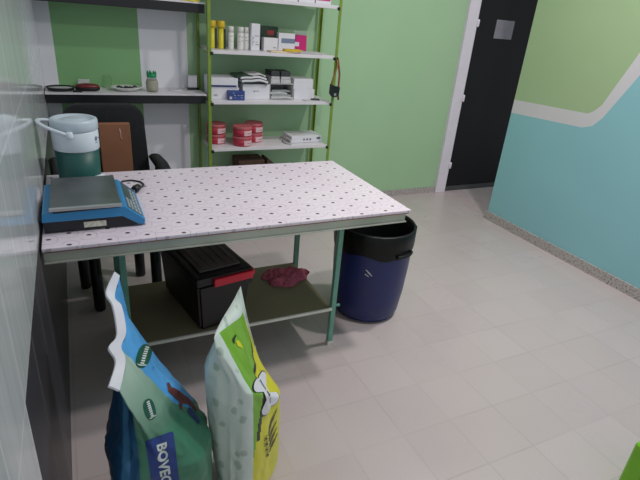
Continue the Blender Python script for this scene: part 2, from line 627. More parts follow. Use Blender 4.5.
b.tube([(1.153, -1.812, 0.215), (1.175, -1.815, 0.217)], 0.007, 10)
b.build('bolt', 'mint', t)

# ------------------------------------------------------------------ water jug
jx, jy = 0.1365, -1.385
t = thing('water_jug', 'round green and white insulated water jug on the table behind the blue scale', 'water jug', (jx, jy, 0.7505))
b = MB(); b.lathe(jx, jy, [(0.072, 0.7505), (0.076, 0.756), (0.0785, 0.78), (0.0815, 0.9)], 40); b.build('body', 'jgreen', t)
b = MB(); b.lathe(jx, jy, [(0.0825, 0.9), (0.0845, 0.903), (0.0845, 0.972), (0.082, 0.976)], 40)
col = b.build('collar', 'jwhite', t)
b = MB(); b.lathe(jx, jy, [(0.083, 0.977), (0.0865, 0.980), (0.0865, 1.010), (0.084, 1.017), (0.078, 1.020), (0.070, 1.019), (0.066, 1.012), (0.045, 1.011), (0.040, 1.016), (0.002, 1.017)], 40)
b.build('lid', 'jtrim', t)
# bail handle, swung down towards the wall
b = MB()
pts = []
for k in range(17):
    a = math.pi * (k / 16)
    pts.append((jx - 0.02 - 0.105 * math.sin(a) * 1.0, jy - 0.094 * math.cos(a), 0.972 + 0.036 * math.sin(a)))
b.tube(pts, 0.0085, 10, flat=0.7)
b.lathe(jx - 0.02, jy - 0.094, [(0.012, 0.960), (0.013, 0.966), (0.013, 0.978), (0.010, 0.984)], 14)
b.lathe(jx - 0.02, jy + 0.094, [(0.012, 0.960), (0.013, 0.966), (0.013, 0.978), (0.010, 0.984)], 14)
b.build('handle', 'jwhite', t)
b = MB()
sxp, syp = jx + 0.062, jy - 0.058
b.tube([(jx + 0.05, jy - 0.045, 0.785), (sxp + 0.012, syp - 0.012, 0.785)], 0.0115, 12)
b.tube([(sxp + 0.010, syp - 0.010, 0.797), (sxp + 0.010, syp - 0.010, 0.762)], 0.0085, 12)
b.tube([(sxp - 0.006, syp - 0.020, 0.800), (sxp + 0.026, syp, 0.800)], 0.0055, 10)
b.build('spout', 'jwhite', t)
# small star-and-line mark on the collar
def on_cyl(cx, cy, r, ang, z):
    return (cx + r * math.cos(ang), cy + r * math.sin(ang), z)
b = MB()
a0 = math.radians(-32)
for k in range(4):
    th = k * math.pi / 4
    du, dz = 0.010 * math.cos(th), 0.010 * math.sin(th)
    b.tube([on_cyl(jx, jy, 0.085, a0 - du / 0.085, 0.946 - dz), on_cyl(jx, jy, 0.0855, a0, 0.946), on_cyl(jx, jy, 0.085, a0 + du / 0.085, 0.946 + dz)], 0.0009, 5)
b.tube([on_cyl(jx, jy, 0.085, a0 + k * 0.05 - 0.1, 0.930) for k in range(6)], 0.0009, 5)
b.tube([on_cyl(jx, jy, 0.085, a0 + 0.2 + k * 0.02, 0.943 + 0.004 * (k % 2)) for k in range(6)], 0.0009, 5)
b.build('logo', 'navy', col)

# ------------------------------------------------------------------ scale
t = thing('weighing_scale', 'blue electronic weighing scale with steel plate on the near left of the table', 'scale', (0.16, -1.73, 0.7505))
b = MB()
b.prism([(0.014, 0.755), (0.285, 0.755), (0.300, 0.758), (0.252, 0.791), (0.014, 0.791)], 'y', -1.880, -1.60, bev=0.002)
b.build('base', 'sdark', t)
for x, y in ((0.04, -1.85), (0.26, -1.85), (0.04, -1.63), (0.26, -1.63)):
    b = MB(); b.lathe(x, y, [(0.011, 0.7505), (0.012, 0.756)], 12); b.build('foot', 'blackp', t)
b = MB()
b.prism([(0.010, 0.7915), (0.250, 0.7920), (0.300, 0.7585), (0.320, 0.7585), (0.322, 0.774), (0.262, 0.826), (0.014, 0.820)], 'y', -1.885, -1.588, bev=0.004)
b.build('housing', 'sblue', t)
b = MB(); b.box(0.046, 0.244, -1.884, -1.592, 0.821, 0.8315); b.build('plate_support', 'sdark', t)
b = MB()
b.box(0.038, 0.250, -1.888, -1.580, 0.832, 0.841, 0.003)
pl = b.build('weighing_plate', 'steel', t)
b = MB(); b.box(0.036, 0.252, -1.8965, -1.887, 0.831, 0.8425, 0.0025); b.build('plate_lip', 'steelrim', pl)
# sloping keypad side: works in the slope's own axes
nx, nz = (0.054, 0.060)
L = math.hypot(nx, nz); n_ = Vector((nx / L, 0, nz / L)); d_ = Vector((0.060 / L, 0, -0.054 / L))
def slope(u, y, h):
    p = Vector((0.262, 0, 0.826)) + d_ * u + n_ * h
    return (p.x, y, p.z)
def slab(b, u0, u1, y0, y1, h0, h1, mi=0):
    vs = [b.bm.verts.new(slope(u, y, h)) for h in (h0, h1) for u, y in ((u0, y0), (u1, y0), (u1, y1), (u0, y1))]
    for f in ((0, 3, 2, 1), (4, 5, 6, 7), (0, 1, 5, 4), (1, 2, 6, 5), (2, 3, 7, 6), (3, 0, 4, 7)):
        b.bm.faces.new([vs[i] for i in f]).material_index = mi
b = MB(); slab(b, 0.010, 0.072, -1.872, -1.60, 0.0002, 0.0016); kp = b.build('keypad_panel', 'keyp', t)
b = MB(); slab(b, 0.014, 0.036, -1.76, -1.62, 0.0018, 0.0026); b.build('display', 'lcd', kp)
b = MB()
for i in range(4):
    for j in range(7):
        y = -1.862 + j * 0.034 if i > 1 else -1.862 + j * 0.014
        u = 0.014 + i * 0.0145
        slab(b, u, u + 0.0095, y, y + (0.024 if i > 1 else 0.009), 0.0018, 0.0028)
b.build('keys', 'keyb', kp)
b = MB(); b.box(0.130, 0.198, -1.8825, -1.8808, 0.763, 0.782)
b.build('sticker', 'stick', t)

# cord and plug
t = thing('power_cord', 'short black power cord with round plug lying right of the blue scale', 'power cord', (0.33, -1.47, 0.7505))
b = MB()
b.tube([(0.262, -1.584, 0.765), (0.268, -1.52, 0.757), (0.275, -1.44, 0.7545), (0.295, -1.40, 0.7545), (0.33, -1.395, 0.7545), (0.362, -1.42, 0.7545), (0.372, -1.46, 0.7545), (0.362, -1.495, 0.757), (0.348, -1.515, 0.763)], 0.0036, 8)
b.build('cable', 'blackp', t)
b = MB(); b.tube([(0.350, -1.512, 0.765), (0.342, -1.524, 0.766), (0.330, -1.545, 0.767), (0.322, -1.556, 0.767)], [0.007, 0.014, 0.0158, 0.013], 14)
pg = b.build('plug', 'blackp', t)
b = MB()
b.tube([(0.3245, -1.5655, 0.767), (0.3165, -1.576, 0.767)], 0.0023, 8); b.build('pin', 'silver', pg)
b = MB(); b.tube([(0.3165, -1.5595, 0.767), (0.3085, -1.570, 0.767)], 0.0023, 8)
b.build('pin', 'silver', pg)


# ------------------------------------------------------------------ chair behind the table
t = thing('office_chair', 'black high-backed armchair standing behind the table', 'chair', (0.28, -0.95, 0))
def arch(x0, x1, z0, z1, ins=0.0, r=0.06, n=8):
    p = [(x0 + ins + 0.015, z0)]
    for k in range(n + 1):
        a = math.pi - (math.pi / 2) * k / n
        p.append((x0 + ins + r + r * math.cos(a), z1 - ins - r + r * math.sin(a)))
    for k in range(n + 1):
        a = math.pi / 2 - (math.pi / 2) * k / n
        p.append((x1 - ins - r + r * math.cos(a), z1 - ins - r + r * math.sin(a)))
    p.append((x1 - ins + 0.02, z0))
    return p
b = MB(); b.prism(arch(0.085, 0.462, 0.50, 0.972, r=0.075), 'y', -0.86, -0.80, bev=0.012)
b.build('backrest', 'blackf', t)
b = MB(); b.box(0.08, 0.47, -1.14, -0.84, 0.40, 0.485, 0.025, seg=3); b.build('seat', 'blackf', t)
for sx, ex in ((0.045, 0.0), (0.487, 0.025)):
    for y0, y1, z1 in ((-1.10, -1.06, 0.672), (-0.88, -0.90, 0.682)):
        b = MB(); b.tube([(sx, y0, 0.44), (sx + ex * 0.7, y0, 0.60), (sx + ex, y1, z1)], 0.013, 10)
        b.build('arm_support', 'blackp', t)
    xx = sx + ex
    b = MB(); b.tube([(xx + 0.008, -1.145, 0.684), (xx + 0.006, -1.12, 0.690), (xx, -1.0, 0.702), (xx - 0.012, -0.88, 0.708), (xx - 0.014, -0.85, 0.706)], [0.018, 0.034, 0.036, 0.032, 0.018], 14, flat=0.5)
    b.build('arm_pad', 'blackp', t)
for x, y in ((0.150, -1.165), (0.095, -0.915), (0.385, -0.86), (0.44, -1.13)):
    b = MB(); b.lathe(x, y, [(0.024, 0.0), (0.027, 0.012), (0.027, 0.41)], 20); b.build('leg', 'blackp', t)
b = MB(); b.tube([(0.150, -1.165, 0.30), (0.095, -0.915, 0.30)], 0.012, 8); b.build('stretcher', 'blackp', t)
b = MB(); b.tube([(0.44, -1.13, 0.30), (0.385, -0.86, 0.30)], 0.012, 8); b.build('stretcher', 'blackp', t)

b = MB(); b.box(0.238, 0.378, -1.00, -0.955, 0.487, 0.906, 0.003)
t = thing('cardboard_box', 'narrow brown cardboard box standing on the black chair seat', 'box', (0.308, -0.98, 0.487))
b.build('carton', 'card', t)
b = MB(); b.tube([(0.330, -1.001, 0.885), (0.334, -1.001, 0.86), (0.331, -1.001, 0.846), (0.338, -1.001, 0.835)], 0.0014, 6)
b.build('scuff', 'stick', t)

# ------------------------------------------------------------------ toolbox on the lower shelf
t = thing('toolbox', 'black plastic toolbox with grey lid panel and red latch on the table lower shelf', 'toolbox', (0.51, -1.83, 0.2155), math.radians(11))
b = MB()
n = bmesh.new()
W, D, HH = 0.228, 0.43, 0.222
bot = [(0.012, 0.012), (W - 0.012, 0.012), (W - 0.012, D - 0.012), (0.012, D - 0.012)]
top = [(-0.004, -0.004), (W + 0.004, -0.004), (W + 0.004, D), (-0.004, D)]
vb = [n.verts.new((x, y, 0.0)) for x, y in bot]; vt = [n.verts.new((x, y, HH)) for x, y in top]
n.faces.new(list(reversed(vb))); n.faces.new(vt)
for i in range(4):
    n.faces.new((vb[i], vb[(i + 1) % 4], vt[(i + 1) % 4], vt[i]))
bmesh.ops.bevel(n, geom=n.edges[:], offset=0.010, segments=2, affect='EDGES')
b._merge(n)
b.build('body', 'blackp', t, local=True)
b = MB(); b.box(-0.012, W + 0.012, -0.010, D + 0.008, HH + 0.001, HH + 0.038, 0.012)
lid = b.build('lid', 'blackp', t, local=True)
b = MB(); b.box(0.022, W - 0.022, 0.040, D - 0.03, HH + 0.0385, HH + 0.047, 0.006)
for k in range(5):
    b.box(0.040 + k * 0.036, 0.052 + k * 0.036, 0.06, D - 0.05, HH + 0.047, HH + 0.050, 0.001)
b.build('lid_panel', 'greyp', lid, local=True)
b = MB(); b.box(0.058, W + 0.006, -0.026, -0.0105, HH - 0.004, HH + 0.030, 0.005)
b.build('front_latch', 'redp', t, local=True)
b = MB(); b.box(W + 0.0125, W + 0.022, -0.010, 0.10, HH + 0.002, HH + 0.026, 0.004)
b.build('side_catch', 'redp', t, local=True)
b = MB(); b.box(W - 0.005, W + 0.02, 0.01, 0.035, HH - 0.05, HH - 0.01, 0.006); b.build('side_clip', 'blackp', t, local=True)

# crumpled cloth on the shelf
b = MB()
n = bmesh.new()
N = 44
grid = []
for i in range(N + 1):
    row = []
    for j in range(N + 1):
        u = i / N * 2 - 1; v = j / N * 2 - 1
        r = math.hypot(u, v)
        x, y = 1.028 + u * 0.12, -1.49 + v * 0.092
        ang = math.atan2(v, u)
        e = 1 + 0.13 * math.sin(ang * 3 + 1) + 0.07 * math.sin(ang * 7)
        mx = max(abs(u), abs(v))
        if r > 0:
            s_ = mx / r * e
            x, y = 1.028 + u * s_ * 0.122, -1.488 + v * s_ * 0.090
        q = noise.noise(Vector((x * 22, y * 22, 3))) + 0.5 * noise.noise(Vector((x * 48, y * 48, 1)))
        ridge = abs(noise.noise(Vector((x * 30, y * 16, 8))))
        hgt = max(0.0, 1 - mx ** 3) * (0.026 + 0.018 * q + 0.03 * (0.4 - ridge))
        row.append(n.verts.new((x, y, 0.2155 + max(0.0, hgt) )))
    grid.append(row)
for i in range(N):
    for j in range(N):
        n.faces.new((grid[i][j], grid[i + 1][j], grid[i + 1][j + 1], grid[i][j + 1])).smooth = True
b._merge(n)
o = b.build('cleaning_cloth', 'maroon')
sd = o.modifiers.new('thick', 'SOLIDIFY'); sd.thickness = 0.002; sd.offset = 1
single(o, 'crumpled maroon cloth lying on the table lower shelf right of the toolbox', 'cloth')

# ------------------------------------------------------------------ bin
bx_, by_ = 1.478, -1.578
t = thing('rubbish_bin', 'navy blue plastic bin lined with a black bag beside the table', 'bin', (bx_, by_, 0))
b = MB(); b.lathe(bx_, by_, [(0.02, 0.004), (0.150, 0.004), (0.166, 0.012), (0.178, 0.04), (0.192, 0.16), (0.200, 0.30), (0.203, 0.42), (0.203, 0.50), (0.196, 0.50), (0.19, 0.30), (0.165, 0.03), (0.02, 0.02)], 56)
b.build('body', 'bin', t)
b = MB()
ring = []
n = 72
prof = [(0.150, 0.20), (0.180, 0.36), (0.190, 0.46), (0.196, 0.512), (0.204, 0.522), (0.212, 0.512), (0.2105, 0.47), (0.209, 0.43), (0.2065, 0.395)]
rings = []
for pi_, (r, z) in enumerate(prof):
    rr = []
    for k in range(n):
        a = 2 * math.pi * k / n
        w = 0.004 * noise.noise(Vector((math.cos(a) * 6, math.sin(a) * 6, z * 14))) + 0.0015 * math.sin(a * 23 + z * 40)
        zz = z + (0.018 * noise.noise(Vector((math.cos(a) * 2.2, math.sin(a) * 2.2, 5))) if pi_ == len(prof) - 1 else 0)
        rr.append(b.bm.verts.new((bx_ + (r + max(w, -0.001)) * math.cos(a), by_ + (r + max(w, -0.001)) * math.sin(a), zz)))
    rings.append(rr)
for A, B in zip(rings, rings[1:]):
    for k in range(n):
        b.bm.faces.new((A[k], A[(k + 1) % n], B[(k + 1) % n], B[k])).smooth = True
b.bm.faces.new(rings[0])
b.build('bin_liner', 'liner', t)
for a in (-72, 108):
    a = math.radians(a)
    b = MB()
    c0 = Vector((bx_, by_, 0))
    pts = []
    for k in range(9):
        q = a + (k - 4) * 0.07
        rad = 0.213 + 0.010 * math.sin(math.pi * k / 8)
        pts.append((bx_ + rad * math.cos(q), by_ + rad * math.sin(q), 0.41))
    b.tube(pts, 0.008, 8)
    b.build('handle', 'liner', t)
b = MB()
for (z0, z1, q0, q1) in ((0.335, 0.318, -2.25, -2.13), (0.322, 0.306, -2.20, -2.08), (0.312, 0.30, -2.26, -2.16)):
    b.tube([(bx_ + 0.2025 * math.cos(q0 + (q1 - q0) * k / 4), by_ + 0.2025 * math.sin(q0 + (q1 - q0) * k / 4), z0 + (z1 - z0) * k / 4) for k in range(5)], 0.002, 6)
b.build('scratch_mark', 'pgrey', t)


# ------------------------------------------------------------------ wall shelves (left)
def wall_shelf(label, z0, z1):
    t = thing('wall_shelf', label, 'wall shelf', (0.46, -0.12, z0))
    b = MB(); b.box(0.003, 0.928, -0.245, -0.001, z0, z1 - 0.010, 0.001); b.build('black_body', 'bboard', t)
    b = MB(); b.box(0.003, 0.932, -0.250, -0.001, z1 - 0.0095, z1, 0.001); b.build('white_top', 'wboard', t)
    return t
wall_shelf('black fronted wall shelf with white top holding plate, glasses case and jars', 0.866, 0.926)
wall_shelf('black fronted upper wall shelf at the top left edge of the photo', 1.405, 1.466)

# ------------------------------------------------------------------ steel rack
t = thing('storage_rack', 'lime green metal rack with white shelves against the green wall', 'shelving rack', (1.37, -0.18, 0))
RX0, RX1, RYF, RYB = 0.932, 1.810, -0.335, -0.034
for x in (RX0, RX1):
    for y in (RYF, RYB):
        b = MB()
        s1 = 1 if x == RX0 else -1
        s2 = 1 if y == RYF else -1
        b.box(min(x - s1 * 0.010, x + s1 * 0.010), max(x - s1 * 0.010, x + s1 * 0.010), y - 0.002, y + 0.002, 0.002, 1.95)
        xa = x - s1 * 0.010
        b.box(min(xa, xa + s1 * 0.003), max(xa, xa + s1 * 0.003), min(y, y + s2 * 0.022), max(y, y + s2 * 0.022), 0.002, 1.95)
        p = b.build('post', 'post', t)
ZS = [1.495, 1.183, 0.8754, 0.5651, 0.2550, 1.80]
for z in ZS:
    b = MB()
    b.box(RX0 + 0.013, RX1 - 0.013, RYF + 0.001, RYB - 0.004, z + 0.002, z + 0.0235, 0.002)
    sh = b.build('shelf', 'wboard', t)
    for x in (RX0 + 0.014, RX1 - 0.014):
        b = MB(); b.box(x - 0.009, x + 0.009, RYF - 0.008, RYF - 0.0025, z - 0.006, z + 0.014, 0.003)
        b.build('corner_clip', 'blackp', sh)
b = MB()
b.tube([(RX0 - 0.002, RYF + 0.02, 1.183), (RX0 - 0.002, RYB, 1.21)], 0.003, 6)
b.build('side_brace', 'post', t)

T2, T3, T4, T1, T5 = 1.207, 0.8994, 0.5891, 1.519, 0.279


def lines_front(b, x0, x1, y, zs, th=0.0022, seed=1, dash=0.6):
    """broken print lines on a front face at depth y"""
    rnd = random.Random(seed)
    for z in zs:
        x = x0
        while x < x1:
            w = rnd.uniform(0.004, 0.012)
            if rnd.random() < dash:
                b.box(x, min(x + w, x1), y - 0.0006, y - 0.0001, z, z + th)
            x += w + 0.002


# yellow tubes
def yellow_tube(x, y, label):
    t = thing('medicine_tube', label, 'tube', (x, y, T2), group=None)
    b = MB(); b.lathe(x, y, [(0.0165, T2), (0.0175, T2 + 0.004), (0.0175, T2 + 0.125)], 20); b.build('body', 'yellow', t)
    b = MB(); b.lathe(x, y, [(0.0245, T2 + 0.1255), (0.0255, T2 + 0.13), (0.0255, T2 + 0.160), (0.022, T2 + 0.164)], 20); b.build('cap', 'mustard', t)
    b = MB()
    b.box(x + 0.019, x + 0.030, y - 0.010, y + 0.012, T2, T2 + 0.118, 0.001)
    b.build('dark_side_panel', 'dgrey', t)
    return t
yellow_tube(0.983, -0.20, 'yellow capped tube beside the rack post, leftmost on its shelf')
yellow_tube(1.038, -0.21, 'second yellow capped tube from the left rack post')


def can(x, y, r, h, label, seed, cat='spray can', cap='wcan', name='spray_can', pr='ink'):
    t = thing(name, label, cat, (x, y, T2))
    b = MB(); b.lathe(x, y, [(r - 0.001, T2), (r, T2 + 0.003), (r, T2 + h * 0.72), (r - 0.001, T2 + h * 0.735)], 24); bd = b.build('body', 'wcan', t)
    b = MB(); b.lathe(x, y, [(r - 0.0015, T2 + h * 0.737), (r - 0.0012, T2 + h * 0.98), (r - 0.003, T2 + h)], 24); b.build('cap', cap, t)
    b = MB()
    rnd = random.Random(seed)
    for z in (0.35, 0.42, 0.55, 0.60):
        a0 = -2.3
        while a0 < -0.8:
            w = rnd.uniform(0.1, 0.35)
            if rnd.random() < 0.65:
                b.tube([(x + (r + 0.0003) * math.cos(a0 + w * k / 3), y + (r + 0.0003) * math.sin(a0 + w * k / 3), T2 + h * z) for k in range(4)], 0.0012, 4)
            a0 += w + 0.08
    b.build('printed_text', pr, bd)
    return t
can(1.103, -0.205, 0.0205, 0.136, 'white can standing alone right of the yellow tubes', 3, pr='beige')
can(1.168, -0.205, 0.0215, 0.136, 'white can left of the touching pair on the rack', 4)
can(1.211, -0.195, 0.0185, 0.136, 'narrower white can squeezed against the tall white carton', 5)

t = thing('tall_carton', 'tallest white carton with dark print beside the white cans', 'carton', (1.254, -0.22, T2))
b = MB(); b.box(1.232, 1.290, -0.235, -0.185, T2, T2 + 0.163, 0.002); c_ = b.build('carton', 'pbox', t)
b = MB()
b.box(1.2405, 1.2425, -0.2357, -0.2352, T2 + 0.03, T2 + 0.09)
lines_front(b, 1.245, 1.284, -0.2352, [T2 + 0.035, T2 + 0.05, T2 + 0.075, T2 + 0.088], 0.0035, 8)
b.build('printed_text', 'sblack', c_)

t = thing('dark_packet', 'dark green printed packet standing behind the small white box', 'packet', (1.39, -0.12, T2))
b = MB(); b.box(1.326, 1.455, -0.130, -0.105, T2, T2 + 0.150, 0.003); c_ = b.build('packet', 'dgreen', t)
b = MB(); b.box(1.375, 1.425, -0.1313, -0.1305, T2 + 0.095, T2 + 0.125)
b.build('red_print_patch', 'redprint', c_)
t = thing('small_box', 'small white box in front of the dark green packet', 'box', (1.38, -0.2, T2))
b = MB(); b.box(1.326, 1.424, -0.215, -0.165, T2, T2 + 0.082, 0.002); c_ = b.build('carton', 'pbox', t)
b = MB(); b.box(1.392, 1.412, -0.2158, -0.2153, T2 + 0.02, T2 + 0.024); b.build('printed_text', 'ink', c_)
t = thing('medicine_box', 'white box with blue grey stripe beside the magenta packet', 'box', (1.50, -0.15, T2))
b = MB(); b.box(1.446, 1.566, -0.170, -0.110, T2, T2 + 0.115, 0.002); c_ = b.build('carton', 'pbox', t)
b = MB(); b.box(1.466, 1.5655, -0.1708, -0.1703, T2 + 0.052, T2 + 0.082); b.build('printed_stripe', 'bprint', c_)
t = thing('blister_packet', 'shiny magenta packet with pale green header card', 'packet', (1.625, -0.13, T2))
b = MB(); b.prism([(1.575, T2 + 0.02), (1.665, T2 + 0.005), (1.662, T2 + 0.106), (1.582, T2 + 0.110)], 'y', -0.150, -0.128, bev=0.004); b.build('pouch', 'magenta', t)
b = MB(); b.prism([(1.560, T2 + 0.134), (1.580, T2 + 0.110), (1.668, T2 + 0.106), (1.672, T2 + 0.135)], 'y', -0.141, -0.136)
b.build('header_card', 'paleinside', t)
b = MB(); b.box(1.570, 1.606, -0.1512, -0.1504, T2 + 0.035, T2 + 0.062, 0.0); b.build('printed_picture', 'hem', t)
for (x0, x1, y0, y1, h, rz, nm, lab, mk) in (
        (1.335, 1.50, -0.315, -0.245, 0.010, 0.10, 'paper_packet', 'cream paper packet lying at the front edge of the can shelf', 'cream'),
        (1.44, 1.555, -0.318, -0.262, 0.014, -0.05, 'yellow_packet', 'yellow packet lying flat at the front edge of the can shelf', 'mustard'),
        (1.575, 1.73, -0.300, -0.215, 0.008, -0.35, 'paper_packet', 'white paper packet lying flat under the magenta packet', 'pgrey')):
    b = MB(); b.rbox(x0, x1, y0, y1, T2 + (0.0105 if mk == 'mustard' else 0.0003), T2 + h + (0.0105 if mk == 'mustard' else 0.0003), rz, 0.003)
    single(b.build(nm, mk), lab, 'packet')

# ---- third shelf
t = thing('carton_stack', 'long white carton with navy stripe, upper of two at the left of the middle shelf', 'box', (1.03, -0.2, T3 + 0.07))
b = MB(); b.box(0.952, 1.135, -0.270, -0.10, T3 + 0.0745, T3 + 0.135, 0.002); c_ = b.build('carton', 'pbox', t)
b = MB(); b.box(0.958, 1.125, -0.2708, -0.2703, T3 + 0.078, T3 + 0.090); b.build('printed_stripe', 'navy', c_)
t.name = 'striped_box'
t = thing('medicine_box', 'plain white carton under the navy striped one', 'box', (1.0, -0.2, T3))
b = MB(); b.box(0.955, 1.145, -0.265, -0.09, T3, T3 + 0.074, 0.002); c_ = b.build('carton', 'pbox', t)
b = MB(); lines_front(b, 0.975, 1.0, -0.2652, [T3 + 0.02, T3 + 0.026], 0.003, 3, 0.9); b.build('printed_text', 'ink', c_)
t = thing('blue_box', 'small dark blue printed box in front of the white cartons', 'box', (1.115, -0.29, T3))
b = MB(); b.box(1.062, 1.170, -0.310, -0.268, T3, T3 + 0.060, 0.002); c_ = b.build('carton', 'bluebox', t)
b = MB(); b.box(1.068, 1.084, -0.3108, -0.3103, T3 + 0.008, T3 + 0.024)
lines_front(b, 1.09, 1.16, -0.3102, [T3 + 0.015, T3 + 0.03, T3 + 0.045], 0.0035, 6, 0.5)
b.build('printed_text', 'pgrey', c_)
t = thing('large_box', 'large plain white box under the fanned magazines', 'box', (1.26, -0.2, T3))
b = MB(); b.box(1.172, 1.360, -0.262, -0.08, T3, T3 + 0.100, 0.002); c_ = b.build('carton', 'pbox', t)
b = MB(); b.box(1.246, 1.254, -0.2628, -0.2623, T3 + 0.048, T3 + 0.056); b.box(1.256, 1.285, -0.2628, -0.2623, T3 + 0.052, T3 + 0.055)
b.build('printed_text', 'ink', c_)


def floppy(name, x0, x1, y0, y1, z, h, amp, ph, mk, rz=0.0):
    ph = 1.0
    """a booklet or pouch sagging over its support"""
    n = bmesh.new()
    NX, NY = 18, 4
    top, bot = [], []
    for i in range(NX + 1):
        u = i / NX
        x = x0 + (x1 - x0) * u
        dz = amp * math.sin(math.pi * u) + amp * 0.25 * math.sin(3 * math.pi * u + ph)
        dz = max(dz, 0)
        rt_, rb = [], []
        for j in range(NY + 1):
            y = y0 + (y1 - y0) * j / NY + rz * (u - 0.5)
            rt_.append(n.verts.new((x, y, z + dz + h))); rb.append(n.verts.new((x, y, z + dz)))
        top.append(rt_); bot.append(rb)
    for i in range(NX):
        for j in range(NY):
            n.faces.new((top[i][j], top[i + 1][j], top[i + 1][j + 1], top[i][j + 1])).smooth = True
            n.faces.new((bot[i][j], bot[i][j + 1], bot[i + 1][j + 1], bot[i + 1][j]))
        n.faces.new((top[i][0], bot[i][0], bot[i + 1][0], top[i + 1][0]))
        n.faces.new((top[i][NY], top[i + 1][NY], bot[i + 1][NY], bot[i][NY]))
    for i in (0, NX):
        for j in range(NY):
            n.faces.new((top[i][j], top[i][j + 1], bot[i][j + 1], bot[i][j]))
    b = MB(); b._merge(n)
    return b.build(name, mk)
ZB = T3 + 0.1005
for k, (x0, x1, z, h, amp, mk, lab) in enumerate((
        (1.162, 1.345, ZB, 0.0065, 0.012, 'dgrey', 'dark booklet at the bottom of the fanned pile on the large box'),
        (1.158, 1.340, ZB + 0.0075, 0.013, 0.012, 'pbox', 'white booklet above the dark bottom one in the fanned pile'),
        (1.150, 1.335, ZB + 0.0215, 0.0055, 0.012, 'dgrey', 'dark booklet between two white ones in the fanned pile'),
        (1.152, 1.330, ZB + 0.0280, 0.011, 0.012, 'pbox', 'upper white booklet of the fanned pile'),
        (1.122, 1.250, ZB + 0.0400, 0.006, 0.012, 'dgreen', 'dark green booklet sticking out at the upper left of the fanned pile'),
        (1.205, 1.325, ZB + 0.0470, 0.009, 0.012, 'pgrey', 'grey white booklet topmost of the fanned pile'))):
    o = floppy('booklet', x0, x1, -0.285 + 0.002 * k, -0.12, z, h, amp, k, mk)
    single(o, lab, 'booklet', 'booklets piled on the large white box')

# open box
t = thing('open_box', 'open fronted white box full of crumpled packets on the middle shelf', 'box', (1.45, -0.2, T3))
b = MB()
X0, X1, Y0, Y1, Z0, Z1 = 1.364, 1.540, -0.255, -0.08, T3, T3 + 0.105
b.box(X0, X1, Y0, Y1, Z0, Z0 + 0.003); b.box(X0, X1, Y0 - 0.008, Y1, Z1 - 0.004, Z1)
b.box(X0, X0 + 0.004, Y0, Y1, Z0 + 0.003, Z1 - 0.004); b.box(X1 - 0.004, X1, Y0, Y1, Z0 + 0.003, Z1 - 0.004)
b.box(X0 + 0.004, X1 - 0.004, Y1 - 0.004, Y1, Z0 + 0.003, Z1 - 0.004)
b.build('carton', 'pgrey', t)
rnd = random.Random(5)
for k, (x0, x1, z, h, y0) in enumerate(((1.372, 1.53, T3 + 0.0035, 0.012, -0.268), (1.380, 1.525, T3 + 0.0165, 0.013, -0.25), (1.371, 1.50, T3 + 0.0305, 0.010, -0.24), (1.39, 1.53, T3 + 0.0420, 0.013, -0.225))):
    o = floppy('foil_packet', x0, x1, y0, -0.10, z, h, 0.004, k * 2, 'pgrey' if k % 2 == 0 else 'silver')
    single(o, ('grey packet lying at the bottom inside the open box', 'silver packet second from the bottom inside the open box', 'grey packet third from the bottom inside the open box', 'silver packet topmost inside the open box')[k], 'packet', 'packets inside the open box')
for k, (x0, x1, lab) in enumerate(((1.337, 1.432, 'dark topped pack of sachets on the open box, beside the booklets'), (1.438, 1.512, 'dark topped pack of sachets at the right on top of the open box'))):
    t = thing('sachet_pack', lab, 'pack', ((x0 + x1) / 2, -0.19, T3 + 0.1055), group='sachet packs on the open box')
    zz = T3 + 0.1055
    if k == 0: x0 += 0.030
    b = MB(); b.box(x0, x1, -0.265, -0.13, zz, zz + 0.028, 0.004); b.box(x0 + 0.003, x1 - 0.002, -0.262, -0.13, zz + 0.029, zz + 0.046, 0.004); b.build('pale_sachets', 'pgrey', t)
    b = MB(); b.box(x0 + 0.001, x1 - 0.003, -0.262, -0.135, zz + 0.047, zz + 0.080, 0.005); b.build('dark_wrapper', 'dgrey', t)
b = MB(); b.box(1.545, 1.702, -0.255, -0.10, T3, T3 + 0.068, 0.002)
single(b.build('flat_box', 'pbox'), 'white box at the right of the middle shelf, lower of two', 'box', 'two white boxes at the right of the middle shelf')
b = MB(); b.box(1.542, 1.688, -0.252, -0.10, T3 + 0.0685, T3 + 0.138, 0.002)
single(b.build('flat_box', 'pbox'), 'white box at the right of the middle shelf, upper of two', 'box', 'two white boxes at the right of the middle shelf')
b = MB(); b.rbox(1.60, 1.75, -0.322, -0.265, T3 + 0.0003, T3 + 0.004, 0.12); b.rbox(1.66, 1.72, -0.315, -0.285, T3 + 0.0045, T3 + 0.013, -0.3, 0.002, mi=1)
single(b.build('loose_papers', ['pgrey', 'dgrey']), 'loose white papers lying at the right front of the middle shelf', 'papers')

